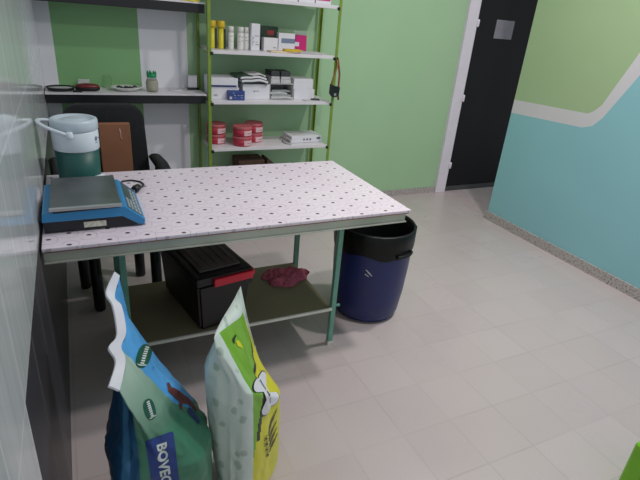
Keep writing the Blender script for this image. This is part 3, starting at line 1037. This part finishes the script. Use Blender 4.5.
# ---- fourth shelf: tubs
def tub(x, y, z, label):
    t = thing('ointment_tub', label, 'tub', (x, y, z), group='red and pink tubs on the lower shelf')
    b = MB(); b.lathe(x, y, [(0.058, z), (0.062, z + 0.004), (0.064, z + 0.048)], 32); bd = b.build('body', 'tubred', t)
    b = MB(); b.lathe(x, y, [(0.0655, z + 0.0485), (0.0665, z + 0.052), (0.0665, z + 0.062), (0.064, z + 0.067), (0.058, z + 0.065), (0.01, z + 0.065)], 32); b.build('lid', 'tubpink', t)
    b = MB()
    n = 14
    a0, a1 = math.radians(-95), math.radians(-18)
    def rad(zz): return 0.0624 + (zz - z - 0.004) * 0.05 + 0.0008
    for k in range(n):
        p, q = a0 + (a1 - a0) * k / n, a0 + (a1 - a0) * (k + 1) / n
        b.bm.faces.new([b.bm.verts.new((x + rad(zz) * math.cos(w), y + rad(zz) * math.sin(w), zz)) for w, zz in ((p, z + 0.007), (q, z + 0.007), (q, z + 0.041), (p, z + 0.041))])
    lb = b.build('paper_label', 'tublabel', bd)
    b = MB()
    b.tube([(x + rad(z + 0.02) * 1.005 * math.cos(a0 + 0.35 + w * 0.1), y + rad(z + 0.02) * 1.005 * math.sin(a0 + 0.35 + w * 0.1), z + 0.021 + 0.002 * (w % 2)) for w in range(7)], 0.0018, 5)
    b.build('printed_text', 'tubred', lb)
    return t
tub(1.012, -0.175, T4, 'lower red tub of the pair behind the left rack post')
tub(1.012, -0.175, T4 + 0.0675, 'upper red tub of the pair behind the left rack post')
tub(1.172, -0.262, T4, 'lower tub of the middle pair standing nearest the shelf front')
tub(1.172, -0.262, T4 + 0.0675, 'upper tub of the middle pair, with the broad dusty pink lid')
tub(1.288, -0.160, T4, 'lower red tub of the right pair at the back')
tub(1.288, -0.160, T4 + 0.0675, 'upper red tub of the right pair at the back')

t = thing('set_top_box', 'flat white electronic device with three buttons lying on the lower rack shelf', 'device', (1.65, -0.19, T4), 0)
b = MB(); b.rbox(1.535, 1.785, -0.265, -0.10, T4 + 0.001, T4 + 0.050, 0.05, 0.006); c_ = b.build('casing', 'pbox', t)
b = MB()
for x in (1.640, 1.665, 1.690):
    b.tube([(x, -0.262, T4 + 0.026), (x, -0.2705, T4 + 0.026)], 0.006, 12)
b.build('button', 'ink', c_)
b = MB(); b.box(1.745, 1.772, -0.2660, -0.2600, T4 + 0.028, T4 + 0.038); b.build('sticker', 'logog', c_)
b = MB(); b.rbox(1.560, 1.70, -0.22, -0.12, T4 + 0.0502, T4 + 0.0515, 0.15); b.build('top_sheet', 'pgrey', c_)
b = MB(); b.tube([(1.50, -0.20, T4 + 0.012), (1.49, -0.24, T4 + 0.007), (1.50, -0.29, T4 + 0.007), (1.52, -0.31, T4 + 0.007), (1.53, -0.28, T4 + 0.020), (1.52, -0.21, T4 + 0.030), (1.50, -0.15, T4 + 0.012)], 0.006, 8)
single(b.build('coiled_cable', 'pgrey'), 'pale cable coiled at the left end of the white device', 'cable')

# ---- top shelf: magenta fronted cartons
for k, (x0, x1, pr) in enumerate(((1.150, 1.262, 0), (1.275, 1.398, 0), (1.406, 1.515, 0), (1.524, 1.636, 1), (1.644, 1.754, 1))):
    t = thing('pink_carton', ('white carton at the left end of the top rack shelf', 'white carton second from the left on the top rack shelf', 'white carton in the middle of the top rack shelf', 'white and magenta carton second from the right end of the top rack shelf', 'white and magenta carton at the right end of the top rack shelf')[k], 'carton', ((x0 + x1) / 2, -0.22, T1), group='cartons on the top rack shelf')
    b = MB(); b.box(x0, x1, -0.300, -0.12, T1, T1 + 0.15, 0.002); c_ = b.build('carton', 'pbox', t)
    b = MB(); b.box(x0 + 0.006, x1 - 0.006, -0.3008, -0.3003, T1 + (0.020 if pr else 0.03), T1 + 0.13); b.build('printed_panel', 'magenta', c_)

# ---- bottom: brown carton and a dark one
b = MB(); b.box(1.155, 1.350, -0.24, -0.08, T5, 0.468, 0.003)
single(b.build('brown_box', 'cardd'), 'dark brown box on the bottom rack shelf, just above the table edge', 'box')
b = MB(); b.prism([(1.372, T5), (1.44, T5), (1.44, 0.425), (1.385, 0.468), (1.372, 0.462)], 'y', -0.23, -0.10, bev=0.003)
single(b.build('slanted_box', 'cardd'), 'dark box with slanted top beside the brown box', 'box')

# hanging lanyard with black clip
t = thing('hanging_strap', 'black clip on a brown strap hanging from the right rack post', 'strap', (1.825, -0.36, 1.19))
b = MB()
yy = -0.352
b.tube([(1.812, yy, 1.192), (1.818, yy, 1.15), (1.800, yy - 0.003, 1.09), (1.782, yy - 0.004, 1.03), (1.782, yy - 0.002, 0.985)], 0.0075, 8, flat=0.5)
b.build('cord_loop', 'bronze', t)
b = MB()
b.tube([(1.816, yy, 1.190), (1.828, yy, 1.14), (1.838, yy - 0.002, 1.09), (1.838, yy - 0.003, 1.02), (1.838, yy - 0.002, 0.96), (1.848, yy, 0.915)], 0.0075, 8, flat=0.5)
b.build('strap', 'rust', t)
b = MB(); b.prism([(1.766, 0.960), (1.786, 0.938), (1.820, 0.935), (1.838, 0.955), (1.842, 1.005), (1.790, 1.015), (1.770, 1.025)], 'y', -0.375, -0.351, bev=0.005)
cl = b.build('clip_body', 'blackp', t)
b = MB(); b.tube([(1.806, -0.374, 0.955), (1.806, -0.377, 0.955)], 0.010, 14); b.build('silver_button', 'silver', cl)
b = MB(); b.tube([(1.812, -0.346, 1.192), (1.812, -0.352, 1.196), (1.812, -0.355, 1.188)], 0.006, 8); b.build('hook', 'blackp', t)

# ------------------------------------------------------------------ things on the lower wall shelf
Z = 0.9265
t = thing('glass_jar', 'clear glass jar with green crown shaped cap on the wall shelf', 'jar', (0.607, -0.16, Z))
b = MB(); b.lathe(0.607, -0.16, [(0.026, Z), (0.034, Z + 0.004), (0.038, Z + 0.03), (0.038, Z + 0.055), (0.030, Z + 0.078), (0.026, Z + 0.086)], 28); b.build('glass_body', 'glass', t)
b = MB(); b.lathe(0.607, -0.16, [(0.024, Z + 0.003), (0.033, Z + 0.007), (0.036, Z + 0.03), (0.0355, Z + 0.052), (0.029, Z + 0.070)], 24); b.build('contents', 'fill', t)
b = MB()
b.lathe(0.607, -0.16, [(0.029, Z + 0.087), (0.030, Z + 0.090), (0.030, Z + 0.108), (0.027, Z + 0.110)], 24)
for k in range(7):
    a = 2 * math.pi * k / 7
    b.lathe(0.607 + 0.025 * math.cos(a), -0.16 + 0.025 * math.sin(a), [(0.0062, Z + 0.1085), (0.0052, Z + 0.118), (0.001, Z + 0.126)], 8)
b.build('cap', 'capgreen', t)

t = thing('plate', 'white oval plate on the wall shelf left of the glass jar', 'plate', (0.455, -0.14, Z))
b = MB(); b.lathe(0.455, -0.135, [(0.055, Z), (0.062, Z + 0.003), (0.092, Z + 0.020), (0.095, Z + 0.022), (0.091, Z + 0.0245), (0.062, Z + 0.010), (0.01, Z + 0.009)], 40, sy=0.85)
b.build('dish', 'wcan', t)
b = MB()
rnd = random.Random(11)
for k in range(16):
    x = 0.455 + rnd.uniform(-0.045, 0.055); y = -0.135 + rnd.uniform(-0.04, 0.04); a = rnd.uniform(0, 3.1)
    b.tube([(x - 0.013 * math.cos(a), y - 0.013 * math.sin(a), Z + 0.0145), (x, y, Z + 0.023), (x + 0.013 * math.cos(a), y + 0.013 * math.sin(a), Z + 0.0145)], 0.0038, 6)
single(b.build('dried_leaves', 'dgrey'), 'scatter of dark dried bits lying on the white plate', 'dried leaves')['kind'] = 'stuff'

t = thing('glasses_case', 'dark oval case with red lid on the wall shelf', 'case', (0.235, -0.16, Z))
b = MB(); b.lathe(0.232, -0.165, [(0.05, Z), (0.066, Z + 0.006), (0.070, Z + 0.018), (0.068, Z + 0.021)], 36, sy=0.5); b.build('lower_shell', 'blackp', t)
b = MB(); b.lathe(0.232, -0.165, [(0.066, Z + 0.0215), (0.068, Z + 0.026), (0.060, Z + 0.036), (0.035, Z + 0.042), (0.004, Z + 0.043)], 36, sy=0.5)
b.build('red_lid', mat('dark_red_gloss', (112, 32, 40), 0.35, 0, 0.5, 60), t)

t = thing('round_tray', 'flat black rimmed tray in the left corner of the wall shelf', 'tray', (0.085, -0.16, Z))
b = MB(); b.lathe(0.086, -0.155, [(0.060, Z), (0.070, Z + 0.003), (0.079, Z + 0.020), (0.076, Z + 0.021), (0.066, Z + 0.008), (0.02, Z + 0.007)], 36, sy=0.9); b.build('rim', 'blackp', t)
b = MB(); b.lathe(0.086, -0.155, [(0.068, Z + 0.0125), (0.0665, Z + 0.0145), (0.02, Z + 0.0145)], 36, sy=0.9); b.build('inner_disc', 'pgrey', t)
b = MB(); b.box(0.150, 0.200, -0.225, -0.195, Z, Z + 0.010, 0.003)
single(b.build('phone_charger', 'blackp'), 'small black flat gadget between the tray and the red case', 'gadget')
b = MB(); b.rbox(0.185, 0.250, -0.05, -0.038, Z, Z + 0.050, 0.1, 0.002)
single(b.build('paper_card', 'pgrey'), 'pale card standing against the green wall behind the red case', 'card')
t = thing('tumbler', 'translucent green glass tumbler left of the white plate', 'glass', (0.350, -0.055, Z))
b = MB(); b.lathe(0.350, -0.055, [(0.020, Z), (0.026, Z + 0.004), (0.030, Z + 0.05), (0.024, Z + 0.075), (0.022, Z + 0.076), (0.027, Z + 0.05), (0.022, Z + 0.008), (0.004, Z + 0.007)], 28, cap=False)
b.build('glass_wall', 'gglass', t)
t = thing('leaning_card', 'white card on a black stand at the right end of the wall shelf', 'card', (0.885, -0.07, Z))
b = MB(); b.box(0.855, 0.915, -0.055, -0.045, Z + 0.012, Z + 0.092, 0.002); b.build('card', 'pbox', t)
b = MB(); b.box(0.850, 0.922, -0.075, -0.035, Z, Z + 0.0118, 0.002); b.build('stand', 'blackp', t)
b = MB(); b.rbox(0.72, 0.80, -0.13, -0.10, Z, Z + 0.006, 0.1, 0.002)
single(b.build('plastic_strip', 'wboard'), 'small white strip lying right of the glass jar', 'strip')
b = MB(); b.rbox(0.79, 0.90, -0.235, -0.16, 1.4665, 1.485, 0.05, 0.002)
single(b.build('yellow_packet', 'yellow'), 'yellow packet at the right end of the upper wall shelf', 'packet')


# ------------------------------------------------------------------ feed sacks
def catmull(P, t):
    n = len(P) - 1
    f = min(max(t, 0), 1) * n
    i = min(int(f), n - 1)
    u = f - i
    p1, p2 = Vector(P[i]), Vector(P[i + 1])
    p0 = Vector(P[i - 1]) if i > 0 else p1 * 2 - p2
    p3 = Vector(P[i + 2]) if i + 2 <= n else p2 * 2 - p1
    return 0.5 * ((2 * p1) + (p2 - p0) * u + (2 * p0 - 5 * p1 + 4 * p2 - p3) * u * u + (3 * p1 - p0 - 3 * p2 + p3) * u ** 3)


def sack(cx, cy, hx, hy, zsh, topR, topL, regions, mats, parent, name, lean=(0, 0), seed=0, NU=176, NV=110, rot=0.0, expo=3.4, pw=1.25, wr=0.010, botk=0.9, farp=0.55, farc=0.0, lb=0.0, fdrop=0.0):
    """u runs far point -> right side -> near point -> left side; returns the object and its surface tree"""
    b = MB()
    rows = []
    for j in range(NV + 1):
        v = j / NV
        row = []
        for i in range(NU):
            u = i / NU
            th = math.pi / 2 - 2 * math.pi * u
            c, s = math.cos(th), math.sin(th)
            k = (abs(c) ** expo + abs(s) ** expo) ** (-1 / expo)
            grow = botk + (1 - botk) * min(1, v / 0.12) ** 0.5
            if v < 0.03:
                grow *= 0.80 + 0.20 * (v / 0.03) ** 0.5
            bulge = 1 + 0.05 * math.sin(math.pi * min(1, v / 0.6))
            dx, dy = hx * k * c * grow * bulge, hy * k * s * grow
            if c < 0: dx += lb * c * math.sin(math.pi * max(0, min(1, (v - 0.1) / 0.85)))
            dx, dy = dx * math.cos(rot) - dy * math.sin(rot), dx * math.sin(rot) + dy * math.cos(rot)
            body = Vector((cx + dx + lean[0] * v, cy + dy + lean[1] * v, zsh * min(v / 0.6, 1) if v < 0.6 else zsh))
            tt_ = 2 * u if u <= 0.5 else 2 - 2 * u
            top_ = catmull(topR if u <= 0.5 else topL, tt_)
            fr = (1 + math.cos(2 * math.pi * (u - farc))) / 2
            zs = zsh * (1 - fdrop * fr * fr)
            if v <= 0.45:
                p = Vector((body.x, body.y, zs * v / 0.45))
            else:
                w = (v - 0.45) / 0.55
                fr = (1 + math.cos(2 * math.pi * (u - farc))) / 2
                a = w ** (pw * (1 - (1 - farp) * fr))
                base = Vector((body.x, body.y, zs))
                zz = zs + (top_.z - zs) * w
                p = base.lerp(top_, a)
                p.z = zz
            row.append(p)
        rows.append(row)
    bmv = []
    for j, row in enumerate(rows):
        v = j / NV
        r2 = []
        for i, p in enumerate(row):
            u = i / NU
            tt_ = 2 * u if u <= 0.5 else 2 - 2 * u
            # creases running down from the seam and soft dents
            fold = noise.noise(Vector((tt_ * 9 + (0 if u < 0.5 else 7), v * 1.6, seed)))
            dent = noise.noise(Vector((p.x * 16, p.y * 16, p.z * 10 + seed)))
            fine = abs(noise.noise(Vector((p.x * 34, p.y * 34, p.z * 22 + seed * 2))))
            amt = wr * (min(1, v / 0.1)) * (1 - max(0, v - 0.9) / 0.1 * 0.9)
            out = Vector((p.x - cx - lean[0] * v, p.y - cy - lean[1] * v, 0))
            if out.length > 1e-5:
                out.normalize()
            q = p + out * amt * (0.9 * fold + 0.6 * dent - 0.5 * fine)
            if j == 0:
                q.z = 0.003
            else:
                q.z = max(q.z, 0.003)
            r2.append(b.bm.verts.new(q))
        bmv.append(r2)
    for j in range(NV):
        for i in range(NU):
            i2 = (i + 1) % NU
            f = b.bm.faces.new((bmv[j][i], bmv[j][i2], bmv[j + 1][i2], bmv[j + 1][i]))
            f.smooth = True
            f.material_index = regions((i + 0.5) / NU, (j + 0.5) / NV, f.calc_center_median())
    # close the top across the seam
    for i in range(NU // 2):
        q = [bmv[NV][i], bmv[NV][i + 1], bmv[NV][(NU - i - 1) % NU], bmv[NV][(NU - i) % NU]]
        q2 = []
        for v_ in q:
            if v_ not in q2: q2.append(v_)
        if len(q2) >= 3:
            try:
                f = b.bm.faces.new(q2); f.material_index = regions(1.0, 1.0, f.calc_center_median()); f.smooth = True
            except ValueError:
                pass
    f = b.bm.faces.new(list(reversed(bmv[0])))
    bmesh.ops.recalc_face_normals(b.bm, faces=b.bm.faces)
    tree = BVHTree.FromBMesh(b.bm)
    o = b.build(name, mats, parent, fix=False)
    return o, tree


def drape(polys, org, U, V, Dn, tree, off=0.0016, dens=0.006):
    """lay flat shapes onto the sack: a plane point (u,v) = org + u U + v V is carried along Dn to the surface"""
    b = MB()
    U, V, Dn, org = Vector(U).normalized(), Vector(V).normalized(), Vector(Dn).normalized(), Vector(org)
    def place(bm_):
        miss = []
        verts = list(bm_.verts)
        for v_ in verts:
            p = org + U * v_.co.x + V * v_.co.y
            hit = tree.ray_cast(p - Dn * 0.35, Dn, 1.2)
            if hit[0] is not None:
                v_.co = hit[0] + (hit[1] if hit[1].dot(Dn) < 0 else -hit[1]) * off
            else:
                miss.append(v_)
        bmesh.ops.delete(bm_, geom=miss, context='VERTS')
    for kind, data in polys:
        n = bmesh.new()
        if kind == 'poly':
            f = n.faces.new([n.verts.new((x, y, 0)) for x, y in data])
            bmesh.ops.triangulate(n, faces=n.faces[:])
            for _ in range(7):
                ed = [e for e in n.edges if e.calc_length() > dens]
                if not ed: break
                bmesh.ops.subdivide_edges(n, edges=ed, cuts=1)
                bmesh.ops.triangulate(n, faces=n.faces[:])
        else:
            me = data
            n.from_mesh(me)
        place(n)
        for f in n.faces: f.smooth = True
        b._merge(n)
    return b


def text_mesh(body, size, bold=0.0):
    cu = bpy.data.curves.new('lettering_curve', 'FONT')
    cu.body = body
    cu.size = size
    cu.offset = bold
    cu.resolution_u = 3
    ob = bpy.data.objects.new('lettering_tmp', cu)
    C.objects.link(ob)
    dg = bpy.context.evaluated_depsgraph_get()
    me = bpy.data.meshes.new_from_object(ob.evaluated_get(dg))
    bpy.data.objects.remove(ob)
    n = bmesh.new(); n.from_mesh(me)
    bmesh.ops.triangulate(n, faces=n.faces[:])
    for _ in range(3):
        ed = [e for e in n.edges if e.calc_length() > 0.008]
        if not ed: break
        bmesh.ops.subdivide_edges(n, edges=ed, cuts=1)
        bmesh.ops.triangulate(n, faces=n.faces[:])
    n.to_mesh(me); n.free()
    return me


# blue and green sack
TOPB = [(0.2052, -2.2218, 0.7487), (0.1845, -2.2713, 0.7136), (0.1971, -2.3163, 0.7091), (0.1998, -2.3703, 0.683), (0.1953, -2.4063, 0.6731), (0.1809, -2.4423, 0.6677), (0.1854, -2.4963, 0.6614), (0.1638, -2.5683, 0.638)]
HEMB = [(0.1926, -2.2218, 0.764), (0.1647, -2.2713, 0.7316), (0.1755, -2.3163, 0.7163), (0.1782, -2.3703, 0.6875), (0.1737, -2.4063, 0.674), (0.153, -2.4423, 0.6722), (0.1638, -2.4963, 0.6668), (0.1422, -2.5683, 0.6578)]
t = thing('feed_sack', 'blue and green feed sack with navy name label in front of the table', 'sack', (0.28, -2.3, 0))
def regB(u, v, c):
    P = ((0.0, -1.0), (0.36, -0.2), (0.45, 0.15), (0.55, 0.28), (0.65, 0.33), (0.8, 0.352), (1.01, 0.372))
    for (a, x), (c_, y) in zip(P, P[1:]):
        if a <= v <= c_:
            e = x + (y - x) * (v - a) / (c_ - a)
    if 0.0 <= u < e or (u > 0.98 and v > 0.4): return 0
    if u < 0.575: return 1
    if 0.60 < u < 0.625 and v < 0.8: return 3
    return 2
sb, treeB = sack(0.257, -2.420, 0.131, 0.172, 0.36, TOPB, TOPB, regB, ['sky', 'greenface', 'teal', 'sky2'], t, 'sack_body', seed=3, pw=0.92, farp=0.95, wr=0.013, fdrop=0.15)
b = MB()
N = 60
rows = []
for k in range(N + 1):
    a = catmull(TOPB, k / N); c = catmull(HEMB, k / N)
    d = Vector((0.0018, 0, 0.0018))
    rows.append([b.bm.verts.new(p) for p in (a + d, c + d, c - d, a - d)])
for k in range(N):
    A, B = rows[k], rows[k + 1]
    for q in range(4):
        b.bm.faces.new((A[q], A[(q + 1) % 4], B[(q + 1) % 4], B[q])).smooth = False
b.bm.faces.new(rows[0]); b.bm.faces.new(rows[-1])
b.build('sewn_hem', 'hem', t)
# label with lettering, logo marks and a printed animal
near = dict(U=(1, 0, 0.0), V=(0, 0, 1), Dn=(0, 1, 0))
def rrect(x0, x1, y0, y1, r=0.006):
    P = []
    for cx_, cy_, a0 in ((x1 - r, y1 - r, 0), (x0 + r, y1 - r, 90), (x0 + r, y0 + r, 180), (x1 - r, y0 + r, 270)):
        for k in range(5):
            a = math.radians(a0 + k * 22.5)
            P.append((cx_ + r * math.cos(a), cy_ + r * math.sin(a)))
    return P
VD = Vector((0.08, 0.76, -0.645)).normalized()     # the marks are laid on at right angles to the sloping front
VU = Vector((1, 0, 0)) - VD * VD.x; VU.normalize()
VV = VU.cross(-VD) * -1
VV = Vector((0, 0, 1)) - VD * VD.z; VV.normalize()
def turned(a):
    a = math.radians(a)
    return VU * math.cos(a) + VV * math.sin(a), VV * math.cos(a) - VU * math.sin(a)
def oval(rx, ry, n=28, k=2.4):
    return [(rx * abs(math.cos(t_)) ** (2 / k) * (1 if math.cos(t_) > 0 else -1), ry * abs(math.sin(t_)) ** (2 / k) * (1 if math.sin(t_) > 0 else -1)) for t_ in [2 * math.pi * q / n for q in range(n)]]
LO = Vector((0.2175, -2.50, 0.4070))
U_, V_ = turned(3)
b = drape([('poly', rrect(0, 0.068, -0.26, 0.0))], LO, U_, V_, VD, treeB)
lb = b.build('name_label', 'navylabel', sb)
me = text_mesh('BOVECI', 0.034, 0.0012)
b = drape([('mesh', me)], LO + U_ * 0.024 - V_ * 0.018, -V_, U_, VD, treeB, off=0.0028)
b.build('lettering', 'letter', lb)
def logo(org, ang, sc_, tree, par, seed, D=None):
    u_, v_ = turned(ang)
    D = D or VD
    b = drape([('poly', oval(0.0135 * sc_, 0.027 * sc_))], org, u_, v_, D, tree, off=0.0016, dens=0.004)
    p = b.build('logo_mark', 'logog', par)
    rnd = random.Random(seed)
    P = []
    y = 0.020 * sc_
    while y > -0.018 * sc_:
        w = 0.0042 * sc_
        P.append(('poly', [(-w, y), (w * 0.8, y + 0.0015), (w, y - 0.0022 * sc_), (-w * 0.6, y - 0.0028 * sc_)]))
        y -= 0.0052 * sc_
    P += [('poly', [(-0.0095 * sc_, -0.0205 * sc_), (-0.004 * sc_, -0.0235 * sc_), (0.009 * sc_, -0.0215 * sc_), (0.009 * sc_, -0.0190 * sc_), (-0.003 * sc_, -0.0208 * sc_)])]
    drape(P, org, u_, v_, D, tree, off=0.0026, dens=0.004).build('logo_writing', 'letter', p)
logo(Vector((0.2325, -2.50, 0.5020)), 12, 0.95, treeB, sb, 1)
logo(Vector((0.2270, -2.50, 0.6800)), -18, 1.25, treeB, sb, 2)
# reddish brown printed animal on the blue face
u_, v_ = turned(0)
A0 = Vector((0.322, -2.50, 0.5060))
b = drape([('poly', [(-0.042, 0.048), (-0.036, 0.050), (-0.031, 0.036), (-0.018, 0.028), (-0.006, 0.016), (0.004, 0.004), (0.016, -0.006), (0.028, -0.024), (0.038, -0.048), (0.034, -0.050), (0.022, -0.034), (0.008, -0.020), (-0.004, -0.016), (-0.008, -0.030), (-0.014, -0.028), (-0.014, -0.006), (-0.028, 0.010), (-0.040, 0.026)])], A0, u_, v_, VD, treeB, dens=0.005)
b.build('printed_animal', 'brown', sb)
b = drape([('poly', [(0.006, -0.040), (0.014, -0.030), (0.030, -0.050), (0.040, -0.075), (0.034, -0.082), (0.020, -0.062)])], A0, u_, v_, VD, treeB, dens=0.005)
b.build('printed_shadow', 'navy', sb)

# yellow and pale green sack
TL = [(0.5454, -2.2713, 0.6884), (0.5013, -2.3343, 0.6767), (0.4545, -2.4063, 0.6794), (0.4158, -2.4693, 0.6803), (0.4041, -2.4963, 0.6794)]
TR = [(0.5526, -2.2713, 0.6038), (0.5265, -2.3343, 0.6191), (0.4716, -2.4063, 0.6461), (0.4239, -2.4693, 0.6722), (0.4041, -2.4963, 0.6794)]
t = thing('feed_sack', 'open yellow and pale green pet food sack beside the blue sack', 'sack', (0.55, -2.3, 0))
def ubound(v):
    P = ((0.0, 0.37), (0.20, 0.37), (0.35, 0.34), (0.55, 0.29), (0.70, 0.20), (0.85, 0.10), (0.95, 0.03), (1.01, 0.0))
    for (a, x), (c, y) in zip(P, P[1:]):
        if a <= v <= c:
            return x + (y - x) * (v - a) / (c - a)
    return 0
def regY(u, v, c):
    if u > 0.375 or u < 0.001: return 0
    ub = ubound(v)
    if u > ub + 0.008: return 1
    if u > ub - 0.010 and v > 0.28: return 3
    return 2
sy, treeY = sack(0.543, -2.411, 0.073, 0.140, 0.53, TR, TL, regY, ['bones', 'lime', 'syellow', 'sblack'], t, 'sack_body', seed=9, wr=0.008, rot=math.radians(-42), botk=0.96, lean=(-0.025, 0.0), farc=0.10, farp=0.62, lb=0.035, fdrop=0.40)

# white bone panel with small writing, then paw prints with dark brush strokes
BO = Vector((0.562, -2.50, 0.4500))
u_, v_ = turned(22)
u_ = u_ * 1.0
bone = []
for cx_, cy_, a0, a1 in ((0.011, 0.034, -20, 140), (-0.011, 0.034, 40, 215), (-0.012, -0.034, 145, 320), (0.012, -0.034, 220, 390)):
    for k in range(8):
        a = math.radians(a0 + (a1 - a0) * k / 7)
        bone.append((cx_ * 1.75 + 0.0230 * math.cos(a), cy_ * 1.1 + 0.0165 * math.sin(a)))
    if cx_ < 0 and cy_ > 0: bone += [(-0.015, 0.012), (-0.015, -0.012)]
bone += [(0.015, -0.012), (0.015, 0.012)]
big = [(x * 1.10, y * 1.05) for x, y in bone]
p0 = drape([('poly', big)], BO, u_, v_, VD, treeY, off=0.0012, dens=0.004).build('bone_outline', 'sblack', sy)
p1 = drape([('poly', bone)], BO, u_, v_, VD, treeY, off=0.0026, dens=0.004).build('bone_panel', 'hem', sy)
rnd = random.Random(4)
P = []
y = 0.040
while y > -0.040:
    h = rnd.uniform(0.002, 0.0045)
    if rnd.random() < 0.85:
        P.append(('poly', [(-0.004, y), (0.0035, y + 0.001), (0.004, y - h), (-0.003, y - h)]))
    y -= h + 0.0016
drape(P, BO, u_, v_, VD, treeY, off=0.0038, dens=0.004).build('small_writing', 'sblack', p1)
PO = Vector((0.560, -2.50, 0.2700))
u_, v_ = turned(0)
P = []
for q in range(4):
    ox, oy = 0.0035 * q, -0.0195 * q
    P.append(('poly', [(ox + 0.0055 * math.cos(a_), oy + 0.0042 * math.sin(a_)) for a_ in [k * math.pi / 4 for k in range(8)]]))
    for dx_, dy_ in ((-0.0075, 0.0045), (-0.0035, 0.0088), (0.0022, 0.0092), (-0.0085, -0.0015)):
        P.append(('poly', [(ox + dx_ + 0.0019 * math.cos(a_), oy + dy_ + 0.0024 * math.sin(a_)) for a_ in [k * math.pi / 3 for k in range(6)]]))
drape(P, PO, u_, v_, VD, treeY, dens=0.004).build('paw_prints', 'sblack', sy)
P = []
for q in range(4):
    ox, oy = 0.012 + 0.0035 * q, -0.0195 * q + 0.004
    ln = (0.072, 0.050, 0.048, 0.046)[q]
    L_, R_ = [], []
    for k in range(10):
        t_ = k / 9
        x = ox + 0.040 * t_ ** 1.4
        yv = oy + ln * t_
        w = 0.0052 * math.sin(math.pi * min(1, 0.12 + t_ * 0.88)) + 0.0012 * math.sin(k * 2.6)
        L_.append((x - w, yv + w * 0.4)); R_.append((x + w, yv - w * 0.4))
    P.append(('poly', L_ + R_[::-1]))
drape(P, PO, u_, v_, VD, treeY, dens=0.005).build('brush_strokes', 'brush', sy)
# black and yellow marks on the lime fold
u_, v_ = turned(0)
LO2 = Vector((0.474, -2.50, 0.6600))
drape([('poly', [(-0.012, 0.010), (0.002, 0.022), (0.006, 0.018), (-0.002, 0.010), (-0.006, -0.004), (-0.010, -0.002)])], LO2, u_, v_, VD, treeY, dens=0.005).build('printed_mark', 'sblack', sy)
drape([('poly', [(0.000, 0.004), (0.010, 0.004), (0.020, -0.008), (0.024, -0.022), (0.014, -0.016), (0.004, -0.012)])], LO2, u_, v_, VD, treeY, dens=0.005).build('printed_mark', 'syellow', sy)

# lime corner of another package at the lower right of the picture
t = thing('lime_container', 'bright lime green plastic tub at the bottom right corner', 'tub', (1.75, -3.06, 0))
b = MB(); b.box(1.725, 2.0, -3.25, -2.93, 0.002, 0.24, 0.02, seg=3); b.build('tub_body', 'limebox', t)
